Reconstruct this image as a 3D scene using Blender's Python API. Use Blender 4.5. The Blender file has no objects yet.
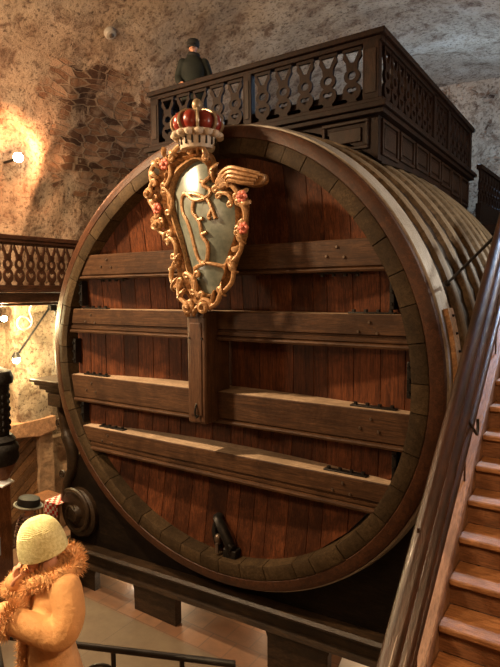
import bpy, bmesh, math, random
from mathutils import Vector, Matrix, noise
random.seed(7)
PI = math.pi
sc = bpy.context.scene
COL = sc.collection
R = math.radians

# ------------------------------------------------------------------ camera, world, lights, exposure
cd = bpy.data.cameras.new('camera'); cam = bpy.data.objects.new('camera', cd); COL.objects.link(cam)
cd.sensor_fit = 'HORIZONTAL'; cd.sensor_width = 36.0; cd.lens = 36.0 * 545.706 / 500.0
cd.clip_start = 0.05
Fv = Vector((-0.55251949, 0.82985001, -0.07791773)); Rv = Vector((0.83268164, 0.55370131, -0.00749245)); Uv = Vector((-0.03692554, 0.06902038, 0.99693164))
cam.matrix_world = Matrix(((Rv.x, Uv.x, -Fv.x, 5.0), (Rv.y, Uv.y, -Fv.y, -6.3038), (Rv.z, Uv.z, -Fv.z, 1.0699), (0, 0, 0, 1)))
sc.camera = cam
w = bpy.data.worlds.new('world'); sc.world = w; w.use_nodes = True
w.node_tree.nodes['Background'].inputs[0].default_value = (1.0, 0.72, 0.5, 1); w.node_tree.nodes['Background'].inputs[1].default_value = 0.03
vs = sc.view_settings
vs.view_transform = 'Standard'; vs.look = 'None'; vs.gamma = 1.0; vs.use_curve_mapping = False; vs.exposure = 0.35

def light(name, typ, loc, energy, col, size=0.2, target=None, **k):
    l = bpy.data.lights.new(name, typ); l.energy = energy; l.color = col
    if typ == 'AREA': l.size = size
    else: l.shadow_soft_size = size
    for a, b in k.items(): setattr(l, a, b)
    o = bpy.data.objects.new(name, l); COL.objects.link(o); o.location = loc
    if target is not None: o.rotation_euler = (Vector(target) - Vector(loc)).to_track_quat('-Z', 'Y').to_euler()
    return o
WARM = (1.0, 0.66, 0.36); COOL = (0.72, 0.86, 1.0)
light('hall_lamp', 'AREA', (-3.4, -3.2, 5.0), 700, (1.0, 0.69, 0.40), 0.5, (-0.6, 0, -0.6))
light('hall_front_fill', 'AREA', (-1.5, -8.0, 4.0), 100, (1.0, 0.66, 0.38), 2.0, (0.0, 0, 0.0))  # added soft fill from the front, not a fitting of the hall
light('vault_wash_lamp', 'SPOT', (-2.2, -3.6, 3.0), 620, (1.0, 0.72, 0.47), 0.2, (-5.6, 1.6, 4.6), spot_size=R(74), spot_blend=1.0)
light('upper_cool_lamp', 'POINT', (1.7, 9.0, 5.3), 250, (0.36, 0.62, 1.0), 0.15)
light('deck_inner_lamp', 'POINT', (0.4, 4.6, 5.6), 50, (0.6, 0.8, 1.0), 0.15)
light('hoop_lamp', 'POINT', (5.6, 1.0, 3.0), 230, (1.0, 0.94, 0.84), 0.08)
light('rear_hoop_lamp', 'POINT', (5.2, 4.4, 2.6), 130, (1.0, 0.93, 0.78), 0.08)
light('stair_lamp', 'AREA', (5.9, -5.0, 2.0), 95, (1.0, 0.60, 0.30), 0.4, (4.6, -3.2, -1.5))
light('stair_top_lamp', 'SPOT', (5.0, 0.9, 3.6), 1100, (0.42, 0.64, 1.0), 0.12, (4.3, -0.9, 0.3), spot_size=R(50), spot_blend=0.9)
light('landing_lamp', 'AREA', (1.2, -6.0, 2.4), 26, (1.0, 0.72, 0.40), 0.4, (2.4, -4.5, -0.5), spread=R(60))
light('floor_hall_lamp', 'AREA', (-3.4, -3.2, 0.6), 85, (1.0, 0.76, 0.5), 0.5, (-2.2, -0.6, -4.2))

# ------------------------------------------------------------------ materials
def NT(m): m.use_nodes = True; return m.node_tree, m.node_tree.nodes['Principled BSDF']
def lk(t, a, b): t.links.new(a, b)
def coords(t, scale, kind='Object'):
    tc = t.nodes.new('ShaderNodeTexCoord'); mp = t.nodes.new('ShaderNodeMapping'); mp.inputs['Scale'].default_value = scale
    lk(t, tc.outputs[kind], mp.inputs[0]); return mp.outputs[0]
def ramp(t, src, stops):
    r = t.nodes.new('ShaderNodeValToRGB'); e = r.color_ramp.elements
    while len(e) < len(stops): e.new(0.5)
    for i, (p, c) in enumerate(stops): e[i].position = p; e[i].color = (*c, 1)
    lk(t, src, r.inputs[0]); return r.outputs[0]
def nz(t, vec, scale, detail=5, rough=0.6, dist=0.0):
    n = t.nodes.new('ShaderNodeTexNoise'); n.inputs['Scale'].default_value = scale; n.inputs['Detail'].default_value = detail
    n.inputs['Roughness'].default_value = rough; n.inputs['Distortion'].default_value = dist
    lk(t, vec, n.inputs['Vector']); return n.outputs['Fac']
def mix(t, fac, a, b, blend='MIX'):
    m = t.nodes.new('ShaderNodeMix'); m.data_type = 'RGBA'; m.blend_type = blend
    for s, v in ((m.inputs[0], fac), (m.inputs[6], a), (m.inputs[7], b)):
        if isinstance(v, (int, float)): s.default_value = v
        elif isinstance(v, tuple): s.default_value = (*v, 1)
        else: lk(t, v, s)
    return m.outputs[2]
def bump(t, p, h, strength=0.4, dist=0.02):
    b = t.nodes.new('ShaderNodeBump'); b.inputs['Strength'].default_value = strength; b.inputs['Distance'].default_value = dist
    lk(t, h, b.inputs['Height']); lk(t, b.outputs[0], p.inputs['Normal'])
def wood(name, dark, lite, grain=(6, 6, 0.7), rough=0.5, isl=0.5, bs=0.35, spec=0.3, coat=0.0):
    m = bpy.data.materials.new(name); t, p = NT(m)
    v = coords(t, grain); v2 = coords(t, (1, 1, 1))
    n = nz(t, v, 3.2, 9, 0.72, 0.7); f = nz(t, v, 14, 6, 0.75)
    c = ramp(t, n, [(0.34, dark), (0.66, lite)])
    c = mix(t, ramp(t, f, [(0.36, (0.75,) * 3), (0.52, (0, 0, 0))]), c, tuple(x * 0.4 for x in dark))
    st = nz(t, v2, 1.6, 6, 0.7, 0.5)
    c = mix(t, ramp(t, st, [(0.38, (0.7,) * 3), (0.55, (0, 0, 0))]), c, tuple(x * 0.7 for x in dark))
    gr = nz(t, v2, 9, 7, 0.75)
    c = mix(t, ramp(t, gr, [(0.60, (0, 0, 0)), (0.78, (0.5,) * 3)]), c, tuple(min(1, x * 1.6) for x in lite))
    if isl > 0:
        g = t.nodes.new('ShaderNodeNewGeometry'); h = t.nodes.new('ShaderNodeHueSaturation'); mr = t.nodes.new('ShaderNodeMapRange')
        mr.inputs['To Min'].default_value = 1 - isl; mr.inputs['To Max'].default_value = 1 + isl
        lk(t, g.outputs['Random Per Island'], mr.inputs['Value']); lk(t, mr.outputs[0], h.inputs['Value']); lk(t, c, h.inputs['Color']); c = h.outputs[0]
    lk(t, c, p.inputs['Base Color']); p.inputs['Roughness'].default_value = rough; p.inputs['Specular IOR Level'].default_value = spec
    p.inputs['Coat Weight'].default_value = coat
    hh = t.nodes.new('ShaderNodeMath'); hh.operation = 'ADD'; lk(t, n, hh.inputs[0]); lk(t, f, hh.inputs[1])
    bump(t, p, hh.outputs[0], bs * 1.4, 0.012); return m
def plain(name, c, rough=0.5, metal=0.0, var=0.25, nscale=9, bs=0.15, spec=0.4, c2=None, dist=0.01):
    m = bpy.data.materials.new(name); t, p = NT(m)
    n = nz(t, coords(t, (1, 1, 1)), nscale, 6, 0.65)
    lk(t, ramp(t, n, [(0.3, tuple(x * (1 - var) for x in c)), (0.7, c2 or tuple(min(1, x * (1 + var)) for x in c))]), p.inputs['Base Color'])
    p.inputs['Roughness'].default_value = rough; p.inputs['Metallic'].default_value = metal; p.inputs['Specular IOR Level'].default_value = spec
    bump(t, p, n, bs, dist); return m
def emit(name, c, s):
    m = bpy.data.materials.new(name); t, p = NT(m); p.inputs['Base Color'].default_value = (*c, 1)
    p.inputs['Emission Color'].default_value = (*c, 1); p.inputs['Emission Strength'].default_value = s; return m

M = {}
M['plank'] = wood('head_plank_wood', (0.034, 0.010, 0.004), (0.150, 0.048, 0.017), (9, 9, 0.45), 0.5, 0.45, .3, .15)
M['bar'] = wood('bar_wood', (0.036, 0.016, 0.007), (0.120, 0.058, 0.026), (0.5, 9, 12), 0.5, 0.0, .3, .2)
M['dustlit'] = wood('dusty_lit_bar_top', (0.34, 0.24, 0.155), (0.62, 0.46, 0.32), (0.7, 5, 5), 0.85, 0.0, .2, .1)  # dust tone, paled further so the bar tops look lit from above
M['post'] = wood('post_wood', (0.05, 0.022, 0.011), (0.14, 0.068, 0.033), (10, 10, 0.5), 0.45, 0.0)
M['rim'] = wood('rim_wood', (0.028, 0.017, 0.008), (0.085, 0.055, 0.027), (7, 7, 7), 0.6, 0.3, .35, .12)
M['redring'] = wood('red_ring_wood', (0.036, 0.012, 0.005), (0.112, 0.042, 0.017), (6, 6, 6), 0.45, 0.12, .3, .3)
M['stave'] = wood('stave_wood', (0.010, 0.006, 0.004), (0.035, 0.018, 0.010), (6, 0.6, 6), 0.55, 0.3)
M['hoop'] = wood('hoop_wood', (0.12, 0.082, 0.046), (0.32, 0.235, 0.145), (1, 16, 1), 0.5, 0.15, .12)
M['hoopgrey'] = wood('grey_hoop_wood', (0.30, 0.26, 0.21), (0.50, 0.45, 0.38), (1, 16, 1), 0.4, 0.05)
M['deck'] = wood('platform_wood', (0.006, 0.0026, 0.0014), (0.026, 0.010, 0.005), (5, 5, 2), 0.55, 0.1, .3, .12)
M['deckpanel'] = wood('platform_panel_wood', (0.010, 0.0045, 0.002), (0.036, 0.015, 0.007), (5, 5, 2), 0.5, 0.0, .3, .15)
M['cradle'] = wood('cradle_wood', (0.014, 0.008, 0.004), (0.060, 0.034, 0.017), (1, 5, 6), 0.42, 0.0, .3, .35)
M['black'] = wood('cradle_black_wood', (0.005, 0.003, 0.002), (0.016, 0.010, 0.006), (1, 5, 6), 0.55, 0.0, .3, .12)
M['gal'] = wood('gallery_wood', (0.022, 0.009, 0.005), (0.085, 0.034, 0.017), (5, 1, 4), 0.45, 0.1)
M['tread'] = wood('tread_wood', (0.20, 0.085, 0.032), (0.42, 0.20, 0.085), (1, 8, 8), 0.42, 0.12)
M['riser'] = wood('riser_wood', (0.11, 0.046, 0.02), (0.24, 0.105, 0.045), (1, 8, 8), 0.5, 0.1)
M['stringer'] = wood('stringer_wood', (0.15, 0.075, 0.04), (0.32, 0.18, 0.105), (8, 1, 1), 0.42, 0.0)
M['rail'] = wood('handrail_wood', (0.012, 0.006, 0.003), (0.055, 0.022, 0.011), (12, 1.0, 1.0), 0.3, 0.0, 0.2, 0.35, 0.08)
M['door'] = wood('door_wood', (0.11, 0.052, 0.02), (0.26, 0.13, 0.055), (3, 5, 5), 0.5, 0.45)
M['iron'] = plain('iron', (0.022, 0.02, 0.018), 0.45, 0.7, 0.4)
M['ironlite'] = plain('worn_iron', (0.16, 0.12, 0.09), 0.4, 0.8, 0.4)
M['gold'] = plain('gilded_wood', (0.26, 0.125, 0.052), 0.34, 0.2, 0.6, 26, 0.8, c2=(0.60, 0.34, 0.155))
M['goldlite'] = plain('pale_gilding', (0.40, 0.205, 0.085), 0.34, 0.2, 0.5, 26, 0.5, c2=(0.66, 0.39, 0.19))
M['shield'] = plain('blue_grey_painted_panel', (0.13, 0.165, 0.14), 0.27, 0.0, 0.35, 4, 0.12, 0.6, c2=(0.26, 0.285, 0.235))
M['flower'] = plain('pink_painted_flower', (0.65, 0.19, 0.13), 0.5)
M['velvet'] = plain('red_painted_crown', (0.20, 0.022, 0.012), 0.3, 0.0, 0.35, 8, 0.1, 0.5)
M['ermine'] = plain('white_painted_crown', (0.55, 0.45, 0.34), 0.5, 0.0, 0.25)
M['crownbrass'] = plain('grey_gilded_crown', (0.30, 0.22, 0.13), 0.35, 0.4, 0.4)
M['slit'] = plain('dark_slit', (0.02, 0.015, 0.01), 0.7)
M['carved'] = plain('black_carved_wood', (0.010, 0.009, 0.008), 0.6, 0.0, 0.5, 30, 0.8, 0.15, c2=(0.03, 0.027, 0.024))
M['coat'] = plain('tan_suede', (0.56, 0.29, 0.115), 0.75, 0, 0.22, 6, 0.6, dist=0.03)
M['fur'] = plain('ginger_fur', (0.56, 0.29, 0.12), 0.8, 0, 0.4, 20)
M['skin'] = plain('skin', (0.55, 0.27, 0.17), 0.5, 0, 0.08)
M['hair'] = plain('brown_hair', (0.12, 0.05, 0.02), 0.5, 0, 0.4, 40)
M['blackcloth'] = plain('black_cloth', (0.012, 0.012, 0.012), 0.8, 0, 0.3)
M['darkcoat'] = plain('dark_green_coat', (0.008, 0.011, 0.008), 0.8, 0, 0.3)
M['greycloth'] = plain('blue_grey_cloth', (0.15, 0.17, 0.17), 0.8, 0, 0.3)
M['felt'] = plain('charcoal_felt', (0.03, 0.034, 0.038), 0.6, 0, 0.3)
M['band'] = plain('pale_hat_band', (0.30, 0.31, 0.29), 0.6)
M['paper'] = plain('white_paper', (0.75, 0.74, 0.72), 0.6, 0, 0.05)
M['panelpaper'] = plain('pale_blue_panel', (0.42, 0.48, 0.56), 0.5, 0, 0.1)
M['pedestal'] = wood('pedestal_wood', (0.12, 0.045, 0.016), (0.28, 0.12, 0.045), (5, 5, 1), 0.5, 0.0)
M['sand'] = plain('sandstone', (0.30, 0.155, 0.08), 0.85, 0, 0.45, 9, 0.8, dist=0.03)
M['stone'] = plain('grey_brown_stone', (0.26, 0.16, 0.09), 0.9, 0, 0.45, 5, 0.9, dist=0.05)
M['white'] = plain('white_plastic', (0.30, 0.27, 0.23), 0.4, 0, 0.05)
M['bulb'] = emit('lamp_glass_lit', (1.0, 0.86, 0.62), 40)
M['soot'] = plain('sooty_stone', (0.14, 0.08, 0.05), 0.9)

def knit():
    m = bpy.data.materials.new('cream_knit'); t, p = NT(m)
    n = nz(t, coords(t, (1, 1, 1)), 60, 4); lk(t, ramp(t, n, [(0.3, (0.52, 0.46, 0.20)), (0.7, (0.80, 0.75, 0.44))]), p.inputs['Base Color'])
    p.inputs['Roughness'].default_value = 0.9; bump(t, p, n, 0.6, 0.01); return m
M['knit'] = knit()
def ruffle():
    m = bpy.data.materials.new('ruffled_pink_grey_fabric'); t, p = NT(m)
    g = t.nodes.new('ShaderNodeNewGeometry')
    lk(t, ramp(t, g.outputs['Random Per Island'], [(0.2, (0.09, 0.06, 0.06)), (0.45, (0.45, 0.28, 0.27)), (0.8, (0.62, 0.5, 0.47))]), p.inputs['Base Color']); p.inputs['Roughness'].default_value = 0.8; return m
M['ruffle'] = ruffle()
def cheq():
    m = bpy.data.materials.new('red_white_chequered_cloth'); t, p = NT(m)
    c = t.nodes.new('ShaderNodeTexChecker'); c.inputs['Scale'].default_value = 14
    c.inputs[1].default_value = (0.55, 0.02, 0.015, 1); c.inputs[2].default_value = (0.75, 0.7, 0.62, 1)
    tc = t.nodes.new('ShaderNodeTexCoord'); lk(t, tc.outputs['Object'], c.inputs[0]); lk(t, c.outputs[0], p.inputs['Base Color']); p.inputs['Roughness'].default_value = 0.85; return m
M['cheq'] = cheq()

def vault_mat():
    m = bpy.data.materials.new('plastered_rubble_vault'); t, p = NT(m)
    uv = coords(t, (1, 1, 1), 'UV'); ob = coords(t, (1, 1, 1))
    big = nz(t, ob, 0.55, 6, 0.65, 0.3); mid = nz(t, ob, 2.4, 8, 0.72, 0.4); fine = nz(t, ob, 13, 6, 0.75)
    pl = ramp(t, big, [(0.3, (0.25, 0.175, 0.115)), (0.5, (0.39, 0.29, 0.195)), (0.7, (0.54, 0.44, 0.33))])
    pl = mix(t, ramp(t, mid, [(0.36, (0.9, 0.9, 0.9)), (0.50, (0, 0, 0))]), pl, (0.14, 0.08, 0.048))
    pl = mix(t, ramp(t, fine, [(0.36, (0.9,) * 3), (0.49, (0, 0, 0))]), pl, (0.07, 0.042, 0.026))
    # warped coordinates for coursed rubble
    wn = t.nodes.new('ShaderNodeTexNoise'); wn.inputs['Scale'].default_value = 1.6; wn.inputs['Detail'].default_value = 3; lk(t, uv, wn.inputs['Vector'])
    wa = t.nodes.new('ShaderNodeVectorMath'); wa.operation = 'SCALE'; wa.inputs['Scale'].default_value = 0.30; lk(t, wn.outputs['Color'], wa.inputs[0])
    ad = t.nodes.new('ShaderNodeVectorMath'); ad.operation = 'ADD'; lk(t, uv, ad.inputs[0]); lk(t, wa.outputs[0], ad.inputs[1])
    sc2 = t.nodes.new('ShaderNodeVectorMath'); sc2.operation = 'MULTIPLY'; lk(t, ad.outputs[0], sc2.inputs[0]); sc2.inputs[1].default_value = (2.2, 7.2, 1)
    ve = t.nodes.new('ShaderNodeTexVoronoi'); ve.voronoi_dimensions = '2D'; ve.feature = 'DISTANCE_TO_EDGE'; ve.inputs['Randomness'].default_value = .8; ve.inputs['Scale'].default_value = 1.0; lk(t, sc2.outputs[0], ve.inputs['Vector'])
    vc = t.nodes.new('ShaderNodeTexVoronoi'); vc.voronoi_dimensions = '2D'; vc.inputs['Randomness'].default_value = .8; vc.inputs['Scale'].default_value = 1.0; lk(t, sc2.outputs[0], vc.inputs['Vector'])
    sx = t.nodes.new('ShaderNodeSeparateColor'); lk(t, vc.outputs['Color'], sx.inputs[0])
    stone = ramp(t, sx.outputs[0], [(0.0, (0.05, 0.026, 0.016)), (0.4, (0.13, 0.065, 0.036)), (0.7, (0.22, 0.115, 0.062)), (1.0, (0.34, 0.22, 0.14))])
    jo = t.nodes.new('ShaderNodeMath'); jo.operation = 'MULTIPLY_ADD'; lk(t, fine, jo.inputs[0]); jo.inputs[1].default_value = .16; lk(t, ve.outputs['Distance'], jo.inputs[2])
    joint = ramp(t, jo.outputs[0], [(0.11, (1, 1, 1)), (0.18, (0, 0, 0))])
    bc = mix(t, joint, stone, (0.27, 0.19, 0.125))
    bc = mix(t, ramp(t, mid, [(0.30, (0.7,) * 3), (0.48, (0, 0, 0))]), bc, (0.40, 0.30, 0.21))
    at = t.nodes.new('ShaderNodeAttribute'); at.attribute_name = 'bare'
    mm = t.nodes.new('ShaderNodeMath'); mm.operation = 'MULTIPLY_ADD'; lk(t, nz(t, ob, 1.7, 7, 0.7, 0.5), mm.inputs[0]); mm.inputs[1].default_value = 1.7; lk(t, at.outputs['Fac'], mm.inputs[2])
    mask = ramp(t, mm.outputs[0], [(1.02, (0, 0, 0)), (1.0, (1, 1, 1))])
    mr = t.nodes.new('ShaderNodeMapRange'); lk(t, mm.outputs[0], mr.inputs['Value']); mr.inputs['From Min'].default_value = 1.22; mr.inputs['From Max'].default_value = 1.36
    c = mix(t, mr.outputs[0], pl, bc)
    lk(t, c, p.inputs['Base Color']); p.inputs['Roughness'].default_value = 0.9; p.inputs['Specular IOR Level'].default_value = 0.15
    h = t.nodes.new('ShaderNodeMath'); h.operation = 'MULTIPLY_ADD'; lk(t, joint, h.inputs[0]); 
    hm = t.nodes.new('ShaderNodeMath'); hm.operation = 'MULTIPLY'; lk(t, mr.outputs[0], hm.inputs[0]); hm.inputs[1].default_value = -0.7
    lk(t, hm.outputs[0], h.inputs[1]); a2 = t.nodes.new('ShaderNodeMath'); a2.operation = 'ADD'; lk(t, mid, a2.inputs[0]); lk(t, fine, a2.inputs[1]); lk(t, a2.outputs[0], h.inputs[2])
    bump(t, p, h.outputs[0], 0.9, 0.06); return m
M['vault'] = vault_mat()
def floor_mat():
    m = bpy.data.materials.new('stone_and_tile_floor'); t, p = NT(m)
    ob = coords(t, (1, 1, 1)); n = nz(t, ob, 3, 8, 0.7); f = nz(t, ob, 20, 4, 0.7)
    slab = t.nodes.new('ShaderNodeTexBrick'); slab.inputs['Scale'].default_value = 1; slab.inputs['Brick Width'].default_value = 2.6; slab.inputs['Row Height'].default_value = 1.5; slab.inputs['Mortar Size'].default_value = 0.008
    slab.inputs['Color1'].default_value = (0.135, 0.100, 0.066, 1); slab.inputs['Color2'].default_value = (0.16, 0.12, 0.08, 1); slab.inputs['Mortar'].default_value = (0.10, 0.07, 0.05, 1)
    til = t.nodes.new('ShaderNodeTexBrick'); til.inputs['Scale'].default_value = 1; til.inputs['Brick Width'].default_value = 0.46; til.inputs['Row Height'].default_value = 0.42; til.inputs['Mortar Size'].default_value = 0.012
    til.inputs['Color1'].default_value = (0.17, 0.085, 0.045, 1); til.inputs['Color2'].default_value = (0.24, 0.13, 0.072, 1); til.inputs['Mortar'].default_value = (0.12, 0.07, 0.045, 1)
    mp = t.nodes.new('ShaderNodeMapping'); mp.inputs['Rotation'].default_value = (0, 0, 0.0); mp.inputs['Location'].default_value = (0.3, 1.36, 0)
    lk(t, ob, mp.inputs[0]); lk(t, mp.outputs[0], slab.inputs[0]); lk(t, ob, til.inputs[0])
    sx = t.nodes.new('ShaderNodeSeparateXYZ'); lk(t, ob, sx.inputs[0])
    a = t.nodes.new('ShaderNodeMath'); a.operation = 'GREATER_THAN'; lk(t, sx.outputs['Y'], a.inputs[0]); a.inputs[1].default_value = -0.02
    b = t.nodes.new('ShaderNodeMath'); b.operation = 'LESS_THAN'; lk(t, sx.outputs['Y'], b.inputs[0]); b.inputs[1].default_value = -2.55
    s = t.nodes.new('ShaderNodeMath'); s.operation = 'MAXIMUM'; lk(t, a.outputs[0], s.inputs[0]); lk(t, b.outputs[0], s.inputs[1])
    c = mix(t, s.outputs[0], slab.outputs['Color'], til.outputs['Color'])
    c = mix(t, ramp(t, n, [(0.3, (0.6,) * 3), (0.6, (0, 0, 0))]), c, (0.09, 0.06, 0.04))
    lk(t, c, p.inputs['Base Color']); p.inputs['Roughness'].default_value = 0.55; bump(t, p, f, 0.3, 0.01); return m
M['floor'] = floor_mat()

# ------------------------------------------------------------------ mesh builder
def catmull(pts, n=6, closed=False):
    P = [Vector(q) for q in pts]; out = []; N = len(P)
    rng = range(N if closed else N - 1)
    for i in rng:
        if closed: a, b, c, d = P[i - 1], P[i], P[(i + 1) % N], P[(i + 2) % N]
        else: a, b, c, d = P[max(i - 1, 0)], P[i], P[i + 1], P[min(i + 2, N - 1)]
        for k in range(n):
            u = k / n
            out.append(0.5 * ((2 * b) + (c - a) * u + (2 * a - 5 * b + 4 * c - d) * u * u + (3 * b - a - 3 * c + d) * u ** 3))
    if not closed: out.append(P[-1].copy())
    return out
class MB:
    def __init__(s): s.v = []; s.f = []
    def add(s, vs, fs):
        o = len(s.v); s.v += [tuple(q) for q in vs]; s.f += [tuple(i + o for i in f) for f in fs]; return s
    def box(s, c, d, rot=None):
        x, y, z = (q / 2 for q in d); vs = [Vector((a * x, b * y, e * z)) for a in (-1, 1) for b in (-1, 1) for e in (-1, 1)]
        if rot is not None: vs = [rot @ q for q in vs]
        c = Vector(c); return s.add([q + c for q in vs], [(0, 1, 3, 2), (4, 6, 7, 5), (0, 4, 5, 1), (2, 3, 7, 6), (0, 2, 6, 4), (1, 5, 7, 3)])
    def b2(s, a, b): return s.box([(p + q) / 2 for p, q in zip(a, b)], [abs(q - p) for p, q in zip(a, b)])
    def tube(s, path, r, n=8, closed=False, cap=True, flat=None):
        P = [Vector(q) for q in path]; N = len(P); rr = r if isinstance(r, (list, tuple)) else [r] * N
        rings = []; up = None
        for i in range(N):
            if closed: t = (P[(i + 1) % N] - P[i - 1])
            else: t = P[min(i + 1, N - 1)] - P[max(i - 1, 0)]
            if t.length < 1e-9: t = Vector((0, 0, 1))
            t.normalize()
            if up is None:
                up = Vector((0, 0, 1)) if abs(t.z) < 0.9 else Vector((1, 0, 0))
            up = (up - t * up.dot(t)); up = up.normalized() if up.length > 1e-6 else t.orthogonal().normalized()
            sd = t.cross(up)
            fl = flat or 1.0
            rings.append([P[i] + (up * math.cos(2 * PI * k / n) + sd * math.sin(2 * PI * k / n) * fl) * rr[i] for k in range(n)])
        vs = [q for rg in rings for q in rg]; fs = []
        for i in range(N if closed else N - 1):
            j = (i + 1) % N
            for k in range(n): fs.append((i * n + k, i * n + (k + 1) % n, j * n + (k + 1) % n, j * n + k))
        if cap and not closed: fs += [tuple(range(n))[::-1], tuple((N - 1) * n + k for k in range(n))]
        return s.add(vs, fs)
    def cyl(s, a, b, r, r2=None, n=14): return s.tube([a, b], [r, r if r2 is None else r2], n)
    def lathe(s, prof, n=24, c=(0, 0, 0), rot=None, fn=None):
        c = Vector(c); vs = []; fs = []
        for (r, z) in prof:
            for k in range(n):
                a = 2 * PI * k / n; rr = r if fn is None else fn(r, z, a)
                q = Vector((rr * math.cos(a), rr * math.sin(a), z))
                vs.append((rot @ q if rot is not None else q) + c)
        for i in range(len(prof) - 1):
            for k in range(n): fs.append((i * n + k, i * n + (k + 1) % n, (i + 1) * n + (k + 1) % n, (i + 1) * n + k))
        fs += [tuple(range(n))[::-1], tuple((len(prof) - 1) * n + k for k in range(n))]
        return s.add(vs, fs)
    def ell(s, c, r, n=14, m=9, rot=None):
        prof = [(max(1e-4, math.sin(PI * i / m)), -math.cos(PI * i / m)) for i in range(m + 1)]
        sub = MB().lathe(prof, n); c = Vector(c)
        vs = [Vector((q[0] * r[0], q[1] * r[1], q[2] * r[2])) for q in sub.v]
        if rot is not None: vs = [rot @ q for q in vs]
        return s.add([q + c for q in vs], sub.f)
    def prism(s, poly, fn0, fn1):
        n = len(poly); vs = [fn0(*q) for q in poly] + [fn1(*q) for q in poly]
        fs = [tuple(range(n)), tuple(range(2 * n - 1, n - 1, -1))] + [(i, i + n, (i + 1) % n + n, (i + 1) % n) for i in range(n)]
        return s.add(vs, fs)
    def ring(s, outer, inner, fn0, fn1):        # flat ring between two closed outlines of equal count, extruded
        n = len(outer); vs = [fn0(*q) for q in outer] + [fn0(*q) for q in inner] + [fn1(*q) for q in outer] + [fn1(*q) for q in inner]; fs = []
        for i in range(n):
            j = (i + 1) % n
            fs += [(i, j, n + j, n + i), (2 * n + i, 3 * n + i, 3 * n + j, 2 * n + j), (i, 2 * n + i, 2 * n + j, j), (n + i, n + j, 3 * n + j, 3 * n + i)]
        return s.add(vs, fs)
    def xf(s, m): s.v = [tuple(m @ Vector(q)) for q in s.v]; return s
    def mesh(s, name, mat, sharp=40):
        me = bpy.data.meshes.new(name); me.from_pydata(s.v, [], s.f); me.validate()
        bm = bmesh.new(); bm.from_mesh(me); bmesh.ops.recalc_face_normals(bm, faces=bm.faces); bm.to_mesh(me); bm.free()
        for q in me.polygons: q.use_smooth = True
        me.set_sharp_from_angle(angle=R(sharp)); me.materials.append(M[mat]); return me
    def build(s, name, mat, parent=None, bevel=0, world=True, sharp=40):
        if parent is not None and world:
            l = parent['_base'] if '_base' in parent else parent.location
            s.v = [(q[0] - l[0], q[1] - l[1], q[2] - l[2]) for q in s.v]
        o = bpy.data.objects.new(name, s.mesh(name, mat, sharp)); COL.objects.link(o)
        if parent is not None: o.parent = parent
        if bevel:
            b = o.modifiers.new('bevel', 'BEVEL'); b.width = bevel; b.segments = 2; b.limit_method = 'ANGLE'; b.angle_limit = R(50)
        return o
BASE = {}
def build(mb, name, mat, parent=None, bevel=0, sharp=40):
    """mesh in world coordinates, stored relative to its (unrotated) thing or part"""
    off = Vector((0, 0, 0)); q = parent
    while q is not None: off += q.location; q = q.parent
    mb.v = [(a - off.x, b - off.y, c - off.z) for a, b, c in mb.v]
    return mb.build(name, mat, parent, bevel, False, sharp)
def tag(o, label, cat, group=None):
    o['label'] = label; o['category'] = cat
    if group: o['group'] = group
    return o
def thing(name, label, cat, loc=(0, 0, 0), rz=0, group=None):
    o = bpy.data.objects.new(name, None); COL.objects.link(o); o.location = loc; o.rotation_euler = (0, 0, rz); o.empty_display_size = 0.2
    return tag(o, label, cat, group)
def struct(mb, name, mat, bevel=0, sharp=40):
    o = mb.build(name, mat, None, bevel, True, sharp); o['kind'] = 'structure'; return o
def inst(me, name, parent, m):
    o = bpy.data.objects.new(name, me); COL.objects.link(o); o.parent = parent; o.matrix_local = m; return o
XZ = lambda y: (lambda a, b: (a, y, b))

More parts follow.
